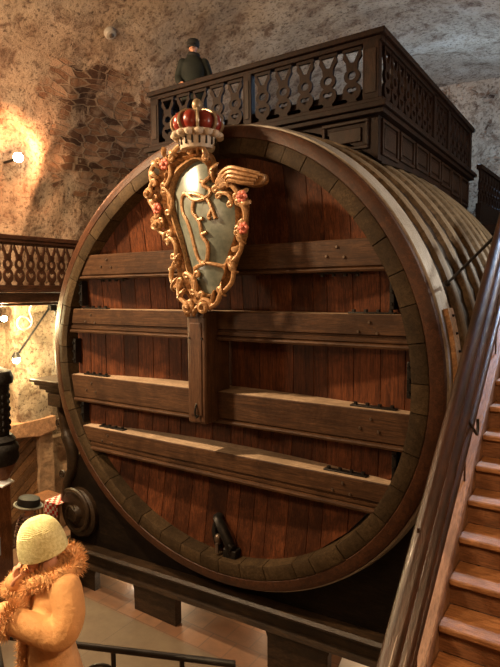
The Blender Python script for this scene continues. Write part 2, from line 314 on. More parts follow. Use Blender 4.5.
# ------------------------------------------------------------------ the room
FZ = -4.5
VX, VW, VZ, VH = 0.6, 6.5, 1.5, 6.0          # vault centre, half width, springing height, rise
def niche_push(y, z):
    yc = 0.25; hw = 0.62 + 0.38 * max(0, min(1, (z - 2.3) / 1.7))
    if z > 3.55: hw *= math.sqrt(max(0, 1 - ((z - 3.55) / 0.95) ** 2))
    d = hw - abs(y - yc) + 0.05 * noise.noise(Vector((y * 3, z * 3, 0)))
    if z < 1.2 or z > 4.5: return 0
    return 0.55 * max(0, min(1, d / 0.18))
def vault():
    ys = [-9.0 + i * 0.3 for i in range(24)]; y = ys[-1]
    while y < 4: y += 0.075; ys.append(y)
    while y < 12.2: y += 0.25; ys.append(y)
    prof = [(VX - VW, FZ + 0.25 * i) for i in range(20)]; prof = [q for q in prof if q[1] < VZ - 0.1]
    na = 110
    for i in range(na + 1):
        a = PI * i / na; prof.append((VX - VW * math.cos(a), VZ + VH * math.sin(a)))
    prof += [(VX + VW, VZ - 0.5 * i) for i in range(1, 13)]
    s = [0]
    for a, b in zip(prof, prof[1:]): s.append(s[-1] + math.dist(a, b))
    vs = []; uvs = []; bare = []
    for yy in ys:
        for (x, z), ss in zip(prof, s):
            nrm = Vector((VX - x, 0, (VZ - 2 - z) if z > VZ else 0)).normalized()
            d = 0.09 * noise.noise(Vector((x * .7, yy * .7, z * .7))) + 0.045 * noise.noise(Vector((x * 2.1, yy * 2.1, z * 2.1)))
            q = Vector((x, yy, z)) + nrm * d
            if x < 0: q -= nrm * niche_push(yy, z)
            vs.append(q); uvs.append((yy, ss))
            b = 0.0
            for (by, bz, ry, rz, k) in ((3.0, 4.5, 1.7, 1.1, 1.0), (1.8, 5.2, 1.2, 0.5, 0.85), (2.7, 4.9, 1.3, .7, .95), (4.4, 3.4, 1.6, 0.9, .75), (6.0, 4.2, 1.5, 1.0, .55), (2.6, 2.6, 1.6, 0.9, .35)):
                e = ((yy - by) / ry) ** 2 + ((z - bz) / rz) ** 2
                if x < 1: b = max(b, k * math.exp(-e * 0.7))
            bare.append(b * 0.84)
    n = len(prof); fs = [(i * n + k, i * n + k + 1, (i + 1) * n + k + 1, (i + 1) * n + k) for i in range(len(ys) - 1) for k in range(n - 1)]
    me = bpy.data.meshes.new('ceiling'); me.from_pydata([tuple(q) for q in vs], [], fs)
    ul = me.uv_layers.new(name='UVMap')
    for lp in me.loops: ul.data[lp.index].uv = uvs[lp.vertex_index]
    at = me.attributes.new('bare', 'FLOAT', 'POINT'); at.data.foreach_set('value', bare)
    for q in me.polygons: q.use_smooth = True
    me.materials.append(M['vault']); o = bpy.data.objects.new('ceiling', me); COL.objects.link(o); o['kind'] = 'structure'
    for nm, yy in (('wall_end', 12.0), ('wall_rear', -8.9)):
        N, K = 44, 40; vs = []; uvs = []; ba = []
        for i in range(N + 1):
            for k in range(K + 1):
                x = -6.3 + i * 13.8 / N; z = FZ + k * 12.3 / K
                vs.append((x, yy + .06 * noise.noise(Vector((x, 9, z))), z)); uvs.append((x, z)); ba.append(0.3)
        fs = [(i * (K + 1) + k, i * (K + 1) + k + 1, (i + 1) * (K + 1) + k + 1, (i + 1) * (K + 1) + k) for i in range(N) for k in range(K)]
        me = bpy.data.meshes.new(nm); me.from_pydata(vs, [], fs); ul = me.uv_layers.new(name='UVMap')
        for lp in me.loops: ul.data[lp.index].uv = uvs[lp.vertex_index]
        at = me.attributes.new('bare', 'FLOAT', 'POINT'); at.data.foreach_set('value', ba)
        me.materials.append(M['vault']); o = bpy.data.objects.new(nm, me); COL.objects.link(o); o['kind'] = 'structure'
vault()
struct(MB().b2((-6.3, -9, FZ - 0.2), (7.3, 12.2, FZ)), 'floor', 'floor')
# gallery along the left wall: slab, beam mouldings, pier, lintel, door jamb
g = MB(); g.b2((-5.98, -3.4, 0.86), (-4.98, 3.9, 1.06)); g.b2((-5.98, -3.4, 0.80), (-5.02, 3.9, 0.86)); g.b2((-5.98, -3.4, 1.06), (-4.92, 3.9, 1.12))
struct(g, 'trim_1', 'gal', 0.012)
def lumpy(a, b, mat, name, amp=0.04, step=0.12):
    mb = MB(); mb.b2(a, b); me = mb.mesh(name, mat); bm = bmesh.new(); bm.from_mesh(me)
    cuts = max(2, int(max(abs(q - p) for p, q in zip(a, b)) / step)); bmesh.ops.subdivide_edges(bm, edges=bm.edges, cuts=min(cuts, 24), use_grid_fill=True)
    for v in bm.verts: v.co += Vector((noise.noise(v.co * 2.3), noise.noise(v.co * 2.3 + Vector((9, 0, 0))), 0)) * amp * 2
    bm.to_mesh(me); bm.free()
    for q in me.polygons: q.use_smooth = True
    o = bpy.data.objects.new(name, me); COL.objects.link(o); o['kind'] = 'structure'; return o
lumpy((-6.0, 0.55, -1.72), (-5.5, 1.38, 0.80), 'vault', 'wall_pier')
lumpy((-6.0, 1.00, FZ), (-5.52, 1.36, -1.9), 'stone', 'trim_2', 0.02)
lm = MB()
arc = [(-0.75, -2.12), (-0.75, -1.72), (1.42, -1.72), (1.42, -2.05)] + [(1.0 - 1.75 * k / 10, -2.12 + 0.10 * math.sin(PI * k / 10)) for k in range(11)]
lm.prism(arc[:4] + arc[4:-1], lambda a, b: (-5.46, a, b), lambda a, b: (-6.0, a, b)); struct(lm, 'trim_3', 'sand', 0.02)
dm = MB()
for k in range(13):
    z0 = -4.9 + k * 0.24; pts = [(-0.75, z0), (1.0, z0 + 1.35), (1.0, z0 + 1.35 + 0.215), (-0.75, z0 + 0.215)]
    c = [(a, min(max(b, FZ), -2.06)) for a, b in pts]
    if abs(c[0][1] - c[3][1]) + abs(c[1][1] - c[2][1]) > 0.02: dm.prism(c, lambda a, b: (-5.62, a, b), lambda a, b: (-5.68, a, b))
dm.b2((-5.72, -0.75, FZ), (-5.69, 1.0, -2.05))
door = struct(dm, 'door_1', 'door')
lumpy((-6.0, 1.40, FZ), (-5.70, 3.2, -2.3), 'stone', 'wall_footing', 0.08)

# ------------------------------------------------------------------ balusters and balustrades
def ellp(cx, cz, rx, rz, n=20): return [(cx + rx * math.cos(2 * PI * k / n), cz + rz * math.sin(2 * PI * k / n)) for k in range(n)]
def baluster_mesh(h, wd, th, mat, style=0):
    mb = MB(); f0 = lambda a, b: (a, -th / 2, b); f1 = lambda a, b: (a, th / 2, b)
    if style == 0:
        mb.prism([(-.30 * wd, 0), (.30 * wd, 0), (.20 * wd, .07 * h), (-.20 * wd, .07 * h)], f0, f1)
        heart = [(0.25 * wd * math.sin(2 * PI * k / 20) ** 3, .235 * h + .08 * h * (0.81 * math.cos(2 * PI * k / 20) - .31 * math.cos(4 * PI * k / 20) - .12 * math.cos(6 * PI * k / 20) + .1)) for k in range(20)]
        outl = [(0.45 * wd * math.sin(2 * PI * k / 20), .225 * h + .175 * h * math.cos(2 * PI * k / 20)) for k in range(20)]
        mb.ring(outl, heart, f0, f1)
        mb.ring(ellp(0, .50 * h, .40 * wd, .145 * h), ellp(0, .51 * h, .20 * wd, .075 * h), f0, f1)
        for s in (-1, 1):
            mb.prism([(s * .02 * wd, .62 * h), (s * .26 * wd, .60 * h), (s * .30 * wd, .74 * h), (s * .47 * wd, .84 * h), (s * .40 * wd, .97 * h), (s * .30 * wd, .90 * h), (s * .12 * wd, .76 * h)], f0, f1)
        mb.prism([(-.14 * wd, .60 * h), (.14 * wd, .60 * h), (.10 * wd, .74 * h), (-.10 * wd, .74 * h)], f0, f1)
        mb.prism([(-.47 * wd, .94 * h), (.47 * wd, .94 * h), (.47 * wd, h), (-.47 * wd, h)], f0, f1)
    else:
        for cz, r in ((.2, .2), (.55, .2)):
            mb.ring(ellp(0, cz * h, .48 * wd, r * h), ellp(0, cz * h, .30 * wd, .13 * h), f0, f1)
        mb.prism([(-.2 * wd, .72 * h), (.2 * wd, .72 * h), (.45 * wd, h), (-.45 * wd, h)], f0, f1)
        for s in (-1, 1): mb.prism([(s * .30 * wd, .0 * h), (s * .48 * wd, 0), (s * .48 * wd, .12 * h), (s * .40 * wd, .1 * h)], f0, f1)
    return mb.mesh('baluster', mat)
def run(parent, p0, p1, z0, z1, n, me, skip=()):
    """n cut-out balusters between two points"""
    a = math.atan2(p1[1] - p0[1], p1[0] - p0[0]); L = parent.location
    for k in range(n):
        u = (k + .5) / n; x = p0[0] + (p1[0] - p0[0]) * u; y = p0[1] + (p1[1] - p0[1]) * u
        inst(me, 'baluster', parent, Matrix.Translation((x - L.x, y - L.y, z0 - L.z)) @ Matrix.Rotation(a, 4, 'Z'))

gal = thing('gallery_balustrade', 'long brown pierced wooden balustrade of the gallery along the left wall', 'balustrade', (-5.05, 0.2, 1.12))
build(MB().b2((-5.12, -3.4, 2.13), (-4.98, 3.9, 2.22)).b2((-5.10, -3.4, 2.06), (-5.0, 3.9, 2.13)), 'handrail', 'gal', gal, 0.012)
build(MB().b2((-5.11, -3.4, 1.12), (-4.99, 3.9, 1.22)), 'bottom_rail', 'gal', gal, 0.01)
bl = baluster_mesh(0.86, 0.245, 0.035, 'gal')
run(gal, (-5.05, -3.3), (-5.05, 3.8), 1.21, 2.06, 28, bl)

# ------------------------------------------------------------------ the great barrel
FC = [3.4188, -0.0004, 0.0042, -0.0768, -0.0067, 0.0299, 0.0471, 0.0078, 0.0059]
def S(t): return FC[0] + sum(FC[2 * k - 1] * math.cos(k * t) + FC[2 * k] * math.sin(k * t) for k in range(1, 5))
LEN = 7.4
def bulge(y): return 0.985 + 0.072 * (1 - ((y - LEN / 2) / (LEN / 2)) ** 2)
def PT(t, r, y): q = S(t) * r; return (q * math.sin(t), y, q * math.cos(t))
barrel = thing('great_wine_barrel', 'gigantic dark oak wine barrel with four cross bars filling the hall', 'barrel', (0, 0, -3.4))
NT_ = 128
def sweep(prof, n=NT_, t0=0, t1=2 * PI, gap=0.0):
    """closed (r, y) section swept round the barrel axis"""
    mb = MB(); full = abs(t1 - t0 - 2 * PI) < 1e-6; m = len(prof); N = n if full else n + 1
    vs = [PT(t0 + (t1 - t0) * i / n, r, y) for i in range(N) for r, y in prof]; fs = []
    for i in range(n):
        j = (i + 1) % N
        for k in range(m): fs.append((i * m + k, i * m + (k + 1) % m, j * m + (k + 1) % m, j * m + k))
    if not full: fs += [tuple(range(m)), tuple((N - 1) * m + k for k in range(m))[::-1]]
    return mb.add(vs, fs)
# staves: a ring of long bent boards, each its own island, hollow towards the head
mb = MB(); ns = 72; ny = 16
for s_ in range(ns):
    a0 = 2 * PI * (s_ + 0.012) / ns; a1 = 2 * PI * (s_ + 0.988) / ns; vs = []; fs = []
    for i in range(ny + 1):
        y = 0.10 + (LEN - 0.1) * i / ny; r = bulge(y)
        vs += [PT(a0, r - .004, y), PT((a0 + a1) / 2, r, y), PT(a1, r - .004, y), PT(a1, r - .09, y), PT(a0, r - .09, y)]
    for i in range(ny):
        for k in range(5): fs.append((i * 5 + k, i * 5 + (k + 1) % 5, (i + 1) * 5 + (k + 1) % 5, (i + 1) * 5 + k))
    fs += [(0, 1, 2, 3, 4), tuple(ny * 5 + k for k in range(5))[::-1]]
    mb.add(vs, fs)
build(mb, 'staves', 'stave', barrel)
# rim: grey sawn stave ends
mb = MB(); a = 0.0; random.seed(3)
while a < 2 * PI - 0.04:
    da = min(random.uniform(0.085, 0.17), 2 * PI - a); y0 = -0.025 + random.uniform(-.006, .006)
    sub = sweep([(0.946, y0 + .01), (0.940, y0), (0.895, y0), (0.886, y0 + .012), (0.875, 0.36), (0.946, 0.36)], 6, a + 0.002, a + da - 0.002); mb.add(sub.v, sub.f); a += da
build(mb, 'rim', 'rim', barrel)
build(sweep([(0.945, 0.0), (0.949, -0.02), (0.980, -0.01), (0.994, 0.015), (0.998, 0.05), (0.998, 0.10), (0.94, 0.10)]), 'front_ring', 'redring', barrel)
hy = [(0.07, 0.40)] + [(0.66 + 0.535 * k, 0.66 + 0.535 * k + 0.165) for k in range(13)]
for i, (y0, y1) in enumerate(hy):
    o = build(sweep([(bulge(y0) + (.014 if i else .008), y0), (bulge(y0) + .018, y0 + .015), (bulge((y0 + y1) / 2) + .021, (y0 + y1) / 2), (bulge(y1) + .018, y1 - .015), (bulge(y1) + .010, y1), (bulge(y1) - .02, y1), (bulge(y0) - .02, y0)]), 'hoop', 'hoopgrey' if i == 0 else 'hoop', barrel)
    if i == 0:
        o['label'] = 'wide pale grey front hoop'
        hp = build(sweep([(1.012, 0.14), (1.028, 0.15), (1.030, 0.36), (1.012, 0.37)], 20, R(76), R(116)), 'joint_plate', 'goldlite', o)
        for k in range(12):
            t = R(77.5 + k * 3.4); c = PT(t, 1.028, 0.27); d = Vector(PT(t, 1.036, 0.27)); build(MB().cyl(c, d, 0.018, 0.012, 8), 'rivet', 'iron', hp)
# head of upright planks, dished inwards
def headdepth(x, z, t=None):
    rho = min(1, math.hypot(x, z) / 3.08); return 0.18 + 0.36 * (1 - rho * rho)
mb = MB(); random.seed(11); x = -3.1
while x < 3.08:
    wd = random.uniform(0.22, 0.40); x0, x1 = max(x, -3.075) + .0015, min(x + wd, 3.075) - .0015; x += wd
    if x1 - x0 < .03: continue
    xm = (x0 + x1) / 2
    def lim(xx): return math.sqrt(max(0.01, 3.09 ** 2 - xx * xx))
    n = 18; vs = []; fs = []
    for i in range(n + 1):
        for xx, dd in ((x0, .007), (x0 + .006, 0), (x1 - .006, 0), (x1, .007)):
            L = lim(xx); z = (-L + 2 * L * i / n) * 0.97; vs.append((xx, headdepth(xx, z) + dd, z))
        for xx in (x1, x0):
            L = lim(xx); z = (-L + 2 * L * i / n) * 0.97; vs.append((xx, headdepth(xx, z) + .09, z))
    for i in range(n):
        for k in range(6): fs.append((i * 6 + k, i * 6 + (k + 1) % 6, (i + 1) * 6 + (k + 1) % 6, (i + 1) * 6 + k))
    fs += [tuple(range(6)), tuple(n * 6 + k for k in range(6))[::-1]]
    mb.add(vs, fs)
build(mb, 'head', 'plank', barrel)
# cross bars
def rim_x(z, f=0.886):
    t = math.atan2(1, 1e-9); best = 0
    for k in range(400):
        th = PI * k / 400
        if abs(S(th) * f * math.cos(th) - z) < 0.02: return S(th) * f * math.sin(th)
    return 3.0
def bar(z0, z1, lip, groove):
    zm = (z0 + z1) / 2; xe = min(rim_x(z0), rim_x(z1)); xa, xb_ = rim_x(z0) + .01, rim_x(z1) + .01; xw = lambda z: xa + (xb_ - xa) * max(0, min(1, (z - z0) / (z1 - z0))); n = 30; h = z1 - z0
    sec = [(0.0, z1), (0.0, z0 + lip + .02)]
    if groove: sec = [(0.0, z1 - .012), (0.012, z1), (0, z1 - .012), (0.0, zm + .01 - h * .12), (0.035, zm - h * .14), (0.035, zm - h * .19), (0.0, zm - h * .2), (0.0, z0 + lip + .015)]
    else: sec = [(0.012, z1), (0.0, z1 - .012), (0.0, z0 + lip + .02)]
    if groove: sec = sec[2:]; sec = [(0.012, z1)] + sec
    sec += [(0.022, z0 + lip), (-.02, z0 + lip - .012), (-.03, z0 + lip * .45), (-.02, z0), (0.02, z0 - .004)]
    m = MB(); vs = []; fs = []; q = len(sec) + 2
    for i in range(n + 1):
        u = -1 + 2 * i / n
        vs += [(u * xw(z), y + .01, z) for y, z in sec] + [(u * xw(z0), headdepth(u * xw(z0), z0) + .03, z0), (u * xw(z1), headdepth(u * xw(z1), z1) + .03, z1)]
    for i in range(n):
        for k in range(q): fs.append((i * q + k, i * q + (k + 1) % q, (i + 1) * q + (k + 1) % q, (i + 1) * q + k))
    fs += [tuple(range(q)), tuple(n * q + k for k in range(q))[::-1]]
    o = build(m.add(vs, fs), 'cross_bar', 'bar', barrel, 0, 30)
    o.data.materials.append(M['dustlit'])
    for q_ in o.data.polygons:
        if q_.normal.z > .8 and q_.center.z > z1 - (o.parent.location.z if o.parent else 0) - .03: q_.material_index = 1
    top = z1 < 0.9
    for sx in (-1, 1):
        xs = sx * (xe - 0.42)
        sm = MB()
        if top:
            sm.b2((xs - .30, .10, z1), (xs + .30, .20, z1 + .022))
        else:
            sm.b2((xs - .30, .10, z0 - .022), (xs + .30, .20, z0))
        st = build(sm, 'iron_strap', 'iron', o, 0.006)
        for k in range(4):
            xx = xs - .24 + .16 * k; zz = z1 + .02 if top else z0 - .055
            build(MB().cyl((xx, .15, zz), (xx, .15, zz + .035), .03, .026, 6), 'bolt', 'iron', st)
        for k, (dx, dz) in enumerate(((-.12, .34), (.12, .30), (.02, .62))):
            xx = xs + dx; zz = z0 + h * dz + .06; build(MB().cyl((xx, .012, zz), (xx, -.008, zz), .022, .016, 8), 'nail', 'ironlite', o)
    return o
bar(1.30, 1.70, .05, False); bar(0.36, 0.775, .06, True); bar(-0.86, -0.40, .06, False); bar(-1.70, -1.30, .07, True)
for sx, zz in ((-1, 1.05), (-1, 0.02), (-1, -1.1), (1, 1.05), (1, -1.1), (1, -0.0)):   # upright iron clamps inside the rim
    xe = rim_x(zz) - 0.045; c = build(MB().b2((sx * xe - .03, .05, zz - .22), (sx * xe + .03, .19, zz + .22)), 'iron_clamp', 'iron', barrel, 0.01)
    for k in range(3):
        z = zz - .15 + k * .15; build(MB().cyl((sx * xe, .05, z), (sx * xe, .02, z), .024, .02, 6), 'bolt', 'iron', c)
pm = MB(); pm.b2((-.12, -.26, -.84), (.215, .34, .775)); po = build(pm, 'centre_post', 'post', barrel, 0.03)
build(MB().b2((-.12, -.28, .70), (.215, -.24, .775)).b2((-.06, -.275, -.72), (.15, -.255, .62)), 'post_moulding', 'post', po, 0.012)
hk = catmull([(.05, -.27, -.55), (.05, -.30, -.60), (.05, -.31, -.68), (.08, -.31, -.74), (.11, -.32, -.70)], 5)
build(MB().tube(hk, .014, 6), 'hook', 'iron', po)
for k in (-1, 1): build(MB().cyl((.05 + k * .11, -.285, .4), (.05 + k * .11, -.25, .4), .016, .016, 8), 'nail', 'iron', po)
# the tap: hinged iron manhole clamp above the lower rim
tm = MB()
tm.tube(catmull([(.0, .30, -2.42), (.08, .16, -2.40), (.20, .12, -2.52), (.32, .12, -2.72), (.36, .14, -2.86)], 5), [.05] * 8 + [.055] * 13, 10, flat=1.5)
tm.tube(catmull([(.0, .28, -2.42), (-.03, .22, -2.62), (.02, .2, -2.78), (.06, .2, -2.9)], 5), .045, 8)
tap = build(tm, 'clamp_handle', 'iron', barrel)
build(MB().b2((.22, .08, -2.95), (.46, .28, -2.80)).box((.34, .1, -2.78), (.1, .08, .14), Matrix.Rotation(.5, 3, 'Y')), 'clamp_block', 'iron', tap, 0.02)
build(MB().tube([(.1, .18, -2.78), (.1, .10, -2.78), (.12, .08, -2.9)], .03, 8).ell((.08, .16, -2.72), (.06, .06, .08)), 'tap_knob', 'ironlite', tap)
build(MB().b2((-.14, .30, -3.0), (.5, .44, -2.93)), 'clamp_plate', 'iron', tap, 0.01)

# ------------------------------------------------------------------ cradle
cr = thing('barrel_cradle', 'massive black timber cradle with scroll end carrying the great barrel', 'cradle', (0, 0.4, FZ))
TL = 0.045
def tz(x, z): return z + TL * (x + 0.7)
def sheared(mb): mb.v = [(a, b, tz(a, c) if c > FZ + .02 else c) for a, b, c in mb.v]; return mb
rail_prof = [(0.10, -3.56), (0.06, -3.60), (0.08, -3.64), (0.20, -3.68), (0.20, -3.86), (0.12, -3.88), (0.10, -3.93), (0.22, -3.97), (0.6, -3.97), (0.6, -3.56)]
m = MB(); vs = []; q = len(rail_prof); n = 12
for i in range(n + 1):
    x = -3.75 + 7.6 * i / n; vs += [(x, y, tz(x, z)) for y, z in rail_prof]
fs = [(i * q + k, i * q + (k + 1) % q, (i + 1) * q + (k + 1) % q, (i + 1) * q + k) for i in range(n) for k in range(q)] + [tuple(range(q)), tuple(n * q + k for k in range(q))[::-1]]
build(m.add(vs, fs), 'base_beam', 'cradle', cr, 0, 25)
for x0, x1 in ((-3.72, -2.86), (-1.83, -0.86), (0.92, 1.90), (2.9, 3.8)):
    f = MB(); rr = .12
    arc_l = [(x0 - rr + rr * math.cos(R(a)) , -3.97 - rr + rr * math.sin(R(a))) for a in (0, 30, 60, 90)]
    poly = [(x0, FZ)] + [(p, tz(p, q)) for p, q in arc_l][:1] + [(x0 - rr * .3, tz(x0, -4.0)), (x0 - rr, tz(x0, -3.965)), (x1 + rr, tz(x1, -3.965)), (x1 + rr * .3, tz(x1, -4.0)), (x1, tz(x1, -3.97 - rr)), (x1, FZ)]
    f.prism(poly, lambda a, b: (a, .21, b), lambda a, b: (a, .36, b)); build(f, 'foot', 'cradle', cr, 0.015)
# boarding that fills between the beam and the barrel
bm_ = MB(); n = 60
top = []
for i in range(n + 1):
    x = -3.62 + 7.4 * i / n; th = math.pi
    if abs(x) < 3.3:
        z = -math.sqrt(3.42 ** 2 - x * x) * .965 + .14
    else: z = -1.25
    if x < -2.75: z = min(z, -1.9 - 2.4 * max(0, (-3.25 - x)))
    top.append((x, min(z, -1.2)))
vs = []; 
for x, z in top: vs += [(x, .30, tz(x, -3.6)), (x, .30, max(z, tz(x, -3.55))), (x, .50, max(z, tz(x, -3.55))), (x, .50, tz(x, -3.6))]
fs = [(i * 4 + k, i * 4 + (k + 1) % 4, i * 4 + 4 + (k + 1) % 4, i * 4 + 4 + k) for i in range(n) for k in range(4)] + [(0, 1, 2, 3), (n * 4 + 3, n * 4 + 2, n * 4 + 1, n * 4)]
build(bm_.add(vs, fs), 'front_board', 'black', cr)
# scroll volute at the left end: spiral on a disc, and the S-curved stem up to a cornice
vol = MB(); vc = (-3.27, -3.08)
vol.lathe([(.02, -.13), (.12, -.15), (.15, -.10), (.17, -.06), (.43, -.04), (.47, 0.0), (.47, .25), (.02, .25)], 36, (vc[0], .22, vc[1]), Matrix.Rotation(-PI / 2, 3, 'X'))
v_o = build(vol, 'volute', 'cradle', cr)
sp = [(vc[0] + (0.46 - .047 * a) * math.cos(-a + 2.2), .17 - .01 * a, vc[1] + (0.46 - .047 * a) * math.sin(-a + 2.2)) for a in [k * .2 for k in range(38)]]
build(MB().tube(sp, [.05 - .0007 * k for k in range(38)], 8), 'spiral', 'cradle', v_o)
stem = catmull([(-3.74, .3, -3.05), (-3.66, .3, -2.62), (-3.48, .3, -2.25), (-3.50, .3, -1.9), (-3.66, .3, -1.6), (-3.74, .3, -1.25), (-3.80, .3, -.85)], 5)
build(MB().tube(stem, [.10] * 10 + [.12] * 10 + [.09] * (len(stem) - 20), 10), 'stem', 'cradle', cr)
for c_, r_ in (((-3.78, .28, -2.45), .08), ((-3.80, .26, -1.45), .09), ((-3.62, .26, -1.72), .07)):
    build(MB().tube([(c_[0] + r_ * (1 - k / 22) * math.cos(k * .55), c_[1], c_[2] + r_ * (1 - k / 22) * math.sin(k * .55)) for k in range(20)], .028, 6), 'leaf_curl', 'cradle', cr)
co = MB()
for z0, z1, o_ in ((-.60, -.66, .0), (-.66, -.72, .10), (-.72, -.80, .2), (-.80, -.86, .32)):
    co.b2((-4.40 + o_, .05 + o_ * .4, z0), (-3.55, .9, z1))
co.b2((-3.98, .15, -1.1), (-3.6, .8, -.86))
build(co, 'cornice', 'cradle', cr, 0.012)
# ------------------------------------------------------------------ coat of arms with crown, hung on the barrel
ca = thing('coat_of_arms', 'gilded rococo coat of arms with a red crown hanging on the barrel front', 'coat of arms', (0.17, -0.2, 0.85))
panel = [(0.19, 2.84), (0.37, 2.73), (0.41, 2.57), (0.58, 2.44), (0.74, 2.31), (0.8, 2.15), (0.81, 1.94), (0.78, 1.76), (0.7, 1.59), (0.66, 1.41), (0.56, 1.18), (0.4, 1.04), (0.22, 1.09), (0.13, 1.21), (0.04, 1.38), (-0.02, 1.57), (-0.11, 1.87), (-0.2, 2.11), (-0.25, 2.31), (-0.24, 2.5), (-0.15, 2.68), (0.01, 2.79)]
outer = [(0.16, 3.02), (0.37, 2.94), (0.46, 2.77), (0.45, 2.63), (0.63, 2.57), (0.79, 2.46), (0.93, 2.33), (0.98, 2.2), (0.96, 1.98), (0.95, 1.8), (0.88, 1.65), (0.81, 1.49), (0.72, 1.27), (0.6, 1.06), (0.46, 0.97), (0.34, 0.85), (0.21, 0.8), (0.06, 0.82), (-0.03, 0.99), (-0.19, 1.09), (-0.23, 1.29), (-0.22, 1.43), (-0.18, 1.58), (-0.27, 1.78), (-0.37, 1.91), (-0.47, 1.99), (-0.53, 2.11), (-0.59, 2.24), (-0.64, 2.44), (-0.63, 2.64), (-0.54, 2.78), (-0.51, 2.92), (-0.37, 3.0), (-0.18, 3.03)]
def sm2(L, n=4): return [(q.x, q.z) for q in catmull([(a, 0, b) for a, b in L], n, True)]
pan = sm2([(.29 + (a - .29) * 1.05, 1.94 + (b - 1.94) * 1.02) for a, b in panel]); pc = Vector((sum(a for a, b in pan) / len(pan), sum(b for a, b in pan) / len(pan)))
mb = MB(); n = len(pan); K = 8; vs = []; fs = []
for k in range(K + 1):                       # domed shield face
    u = 1 - k / K
    for a, b in pan: vs.append((pc.x + (a - pc.x) * max(u, .001), -.30 - .13 * (1 - u ** 2.2), pc.y + (b - pc.y) * max(u, .001)))
for k in range(K):
    for i in range(n): fs.append((k * n + i, k * n + (i + 1) % n, (k + 1) * n + (i + 1) % n, (k + 1) * n + i))
fs.append(tuple(K * n + i for i in range(n)))
vs += [(a, -.26, b) for a, b in pan]; o0 = (K + 1) * n
fs += [(i, o0 + i, o0 + (i + 1) % n, (i + 1) % n) for i in range(n)] + [tuple(o0 + i for i in range(n))[::-1]]
build(mb.add(vs, fs), 'shield_panel', 'shield', ca, 0, 60)
def dome_y(a, b):
    # depth of the domed panel at (a, b)
    best = 1.0; ang = math.atan2(b - pc.y, a - pc.x); rr = math.hypot(a - pc.x, b - pc.y); be = 9
    for p, q in pan:
        d = abs((math.atan2(q - pc.y, p - pc.x) - ang + PI) % (2 * PI) - PI)
        if d < be: be = d; best = math.hypot(p - pc.x, q - pc.y)
    u = min(1, rr / best); return -.30 - .13 * (1 - u ** 2.2)
# frame: rings of modelled section between the outline and the panel edge
N = 160
def resamp(L, N):
    P = L + [L[0]]; d = [0]
    for a, b in zip(P, P[1:]): d.append(d[-1] + math.dist(a, b))
    out = []; j = 0
    for k in range(N):
        s = d[-1] * k / N
        while d[j + 1] < s: j += 1
        u = (s - d[j]) / max(1e-9, d[j + 1] - d[j]); out.append((P[j][0] + (P[j + 1][0] - P[j][0]) * u, P[j][1] + (P[j + 1][1] - P[j][1]) * u))
    return out
po_, pi_ = resamp(sm2(outer), N), resamp(pan, N)
mb = MB(); vs = []; prof = [(0, -.25), (0, -.30), (.12, -.36), (.3, -.31), (.45, -.35), (.62, -.30), (.8, -.37), (.93, -.39), (1.02, -.34), (1.04, -.2)]
for (a, b), (c, d) in zip(po_, pi_):
    for u, y in prof: 
        rip = .016 * math.sin(a * 55 + b * 47) if .2 < u < .7 else 0
        vs.append((a + (c - a) * u, y + rip, b + (d - b) * u))
q = len(prof); fs = [(i * q + k, i * q + k + 1, ((i + 1) % N) * q + k + 1, ((i + 1) % N) * q + k) for i in range(N) for k in range(q - 1)]
fr = build(mb.add(vs, fs), 'carved_frame', 'gold', ca, 0, 60)
def cscroll(p, q, side, r=.045, curl=.055, nm='scroll'):
    """C-scroll from p to q bulging to one side with curled ends"""
    P, Q = Vector((p[0], 0, p[1])), Vector((q[0], 0, q[1])); d = Q - P; nrm = Vector((-d.z, 0, d.x)).normalized() * side; t = d.normalized(); pts = []
    for k in range(9, 0, -1):
        a = k * .62; rr = curl * (1 - k / 11); pts.append(P + nrm * -curl * .2 + (t * math.sin(a) * .9 - nrm * math.cos(a) + nrm) * -rr * side * side + nrm * .0)
    for k in range(7): u = k / 6; pts.append(P + d * u + nrm * .22 * d.length * math.sin(PI * u))
    for k in range(1, 10):
        a = k * .62; rr = curl * (1 - k / 11); pts.append(Q + (-t * math.sin(a) * -.9 - nrm * math.cos(a) * 1 + nrm) * -rr)
    n = len(pts); rad = [r * .72 * (.45 + .55 * math.sin(PI * (i + 1) / (n + 1))) for i in range(n)]
    c = catmull([(v.x, -.40, v.z) for v in pts], 3); rr = [rad[min(i // 3, n - 1)] for i in range(len(c))]
    build(MB().tube(c, rr, 8), nm, 'goldlite', fr)
for p, q, s, r in (((-.22, 2.98), (.12, 3.02), 1, .05), ((.14, 3.02), (.40, 2.88), 1, .05), ((-.52, 2.92), (-.60, 2.62), -1, .045), ((-.62, 2.62), (-.56, 2.26), -1, .05), ((-.60, 2.40), (-.72, 2.52), 1, .035), ((-.54, 2.14), (-.30, 1.86), -1, .05), ((-.56, 1.98), (-.42, 2.06), -1, .04),
                   ((-.30, 1.84), (-.19, 1.56), 1, .045), ((-.22, 1.45), (-.18, 1.12), -1, .05), ((-.14, 1.18), (.05, .88), -1, .05), ((.56, 2.46), (.90, 2.32), 1, .05), ((.62, 2.36), (.80, 2.22), 1, .04), ((.95, 2.2), (.93, 1.86), 1, .05), ((.92, 1.80), (.80, 1.46), 1, .045), ((.80, 1.44), (.62, 1.05), 1, .045), ((.60, 1.04), (.34, .86), 1, .05), ((.05, 1.30), (.16, 1.06), 1, .05), ((.16, 1.28), (.24, 1.0), -1, .05), ((-.30, 2.90), (-.36, 2.55), 1, .04), ((-.34, 2.50), (-.28, 2.18), 1, .04)):
    cscroll(p, q, s, r)
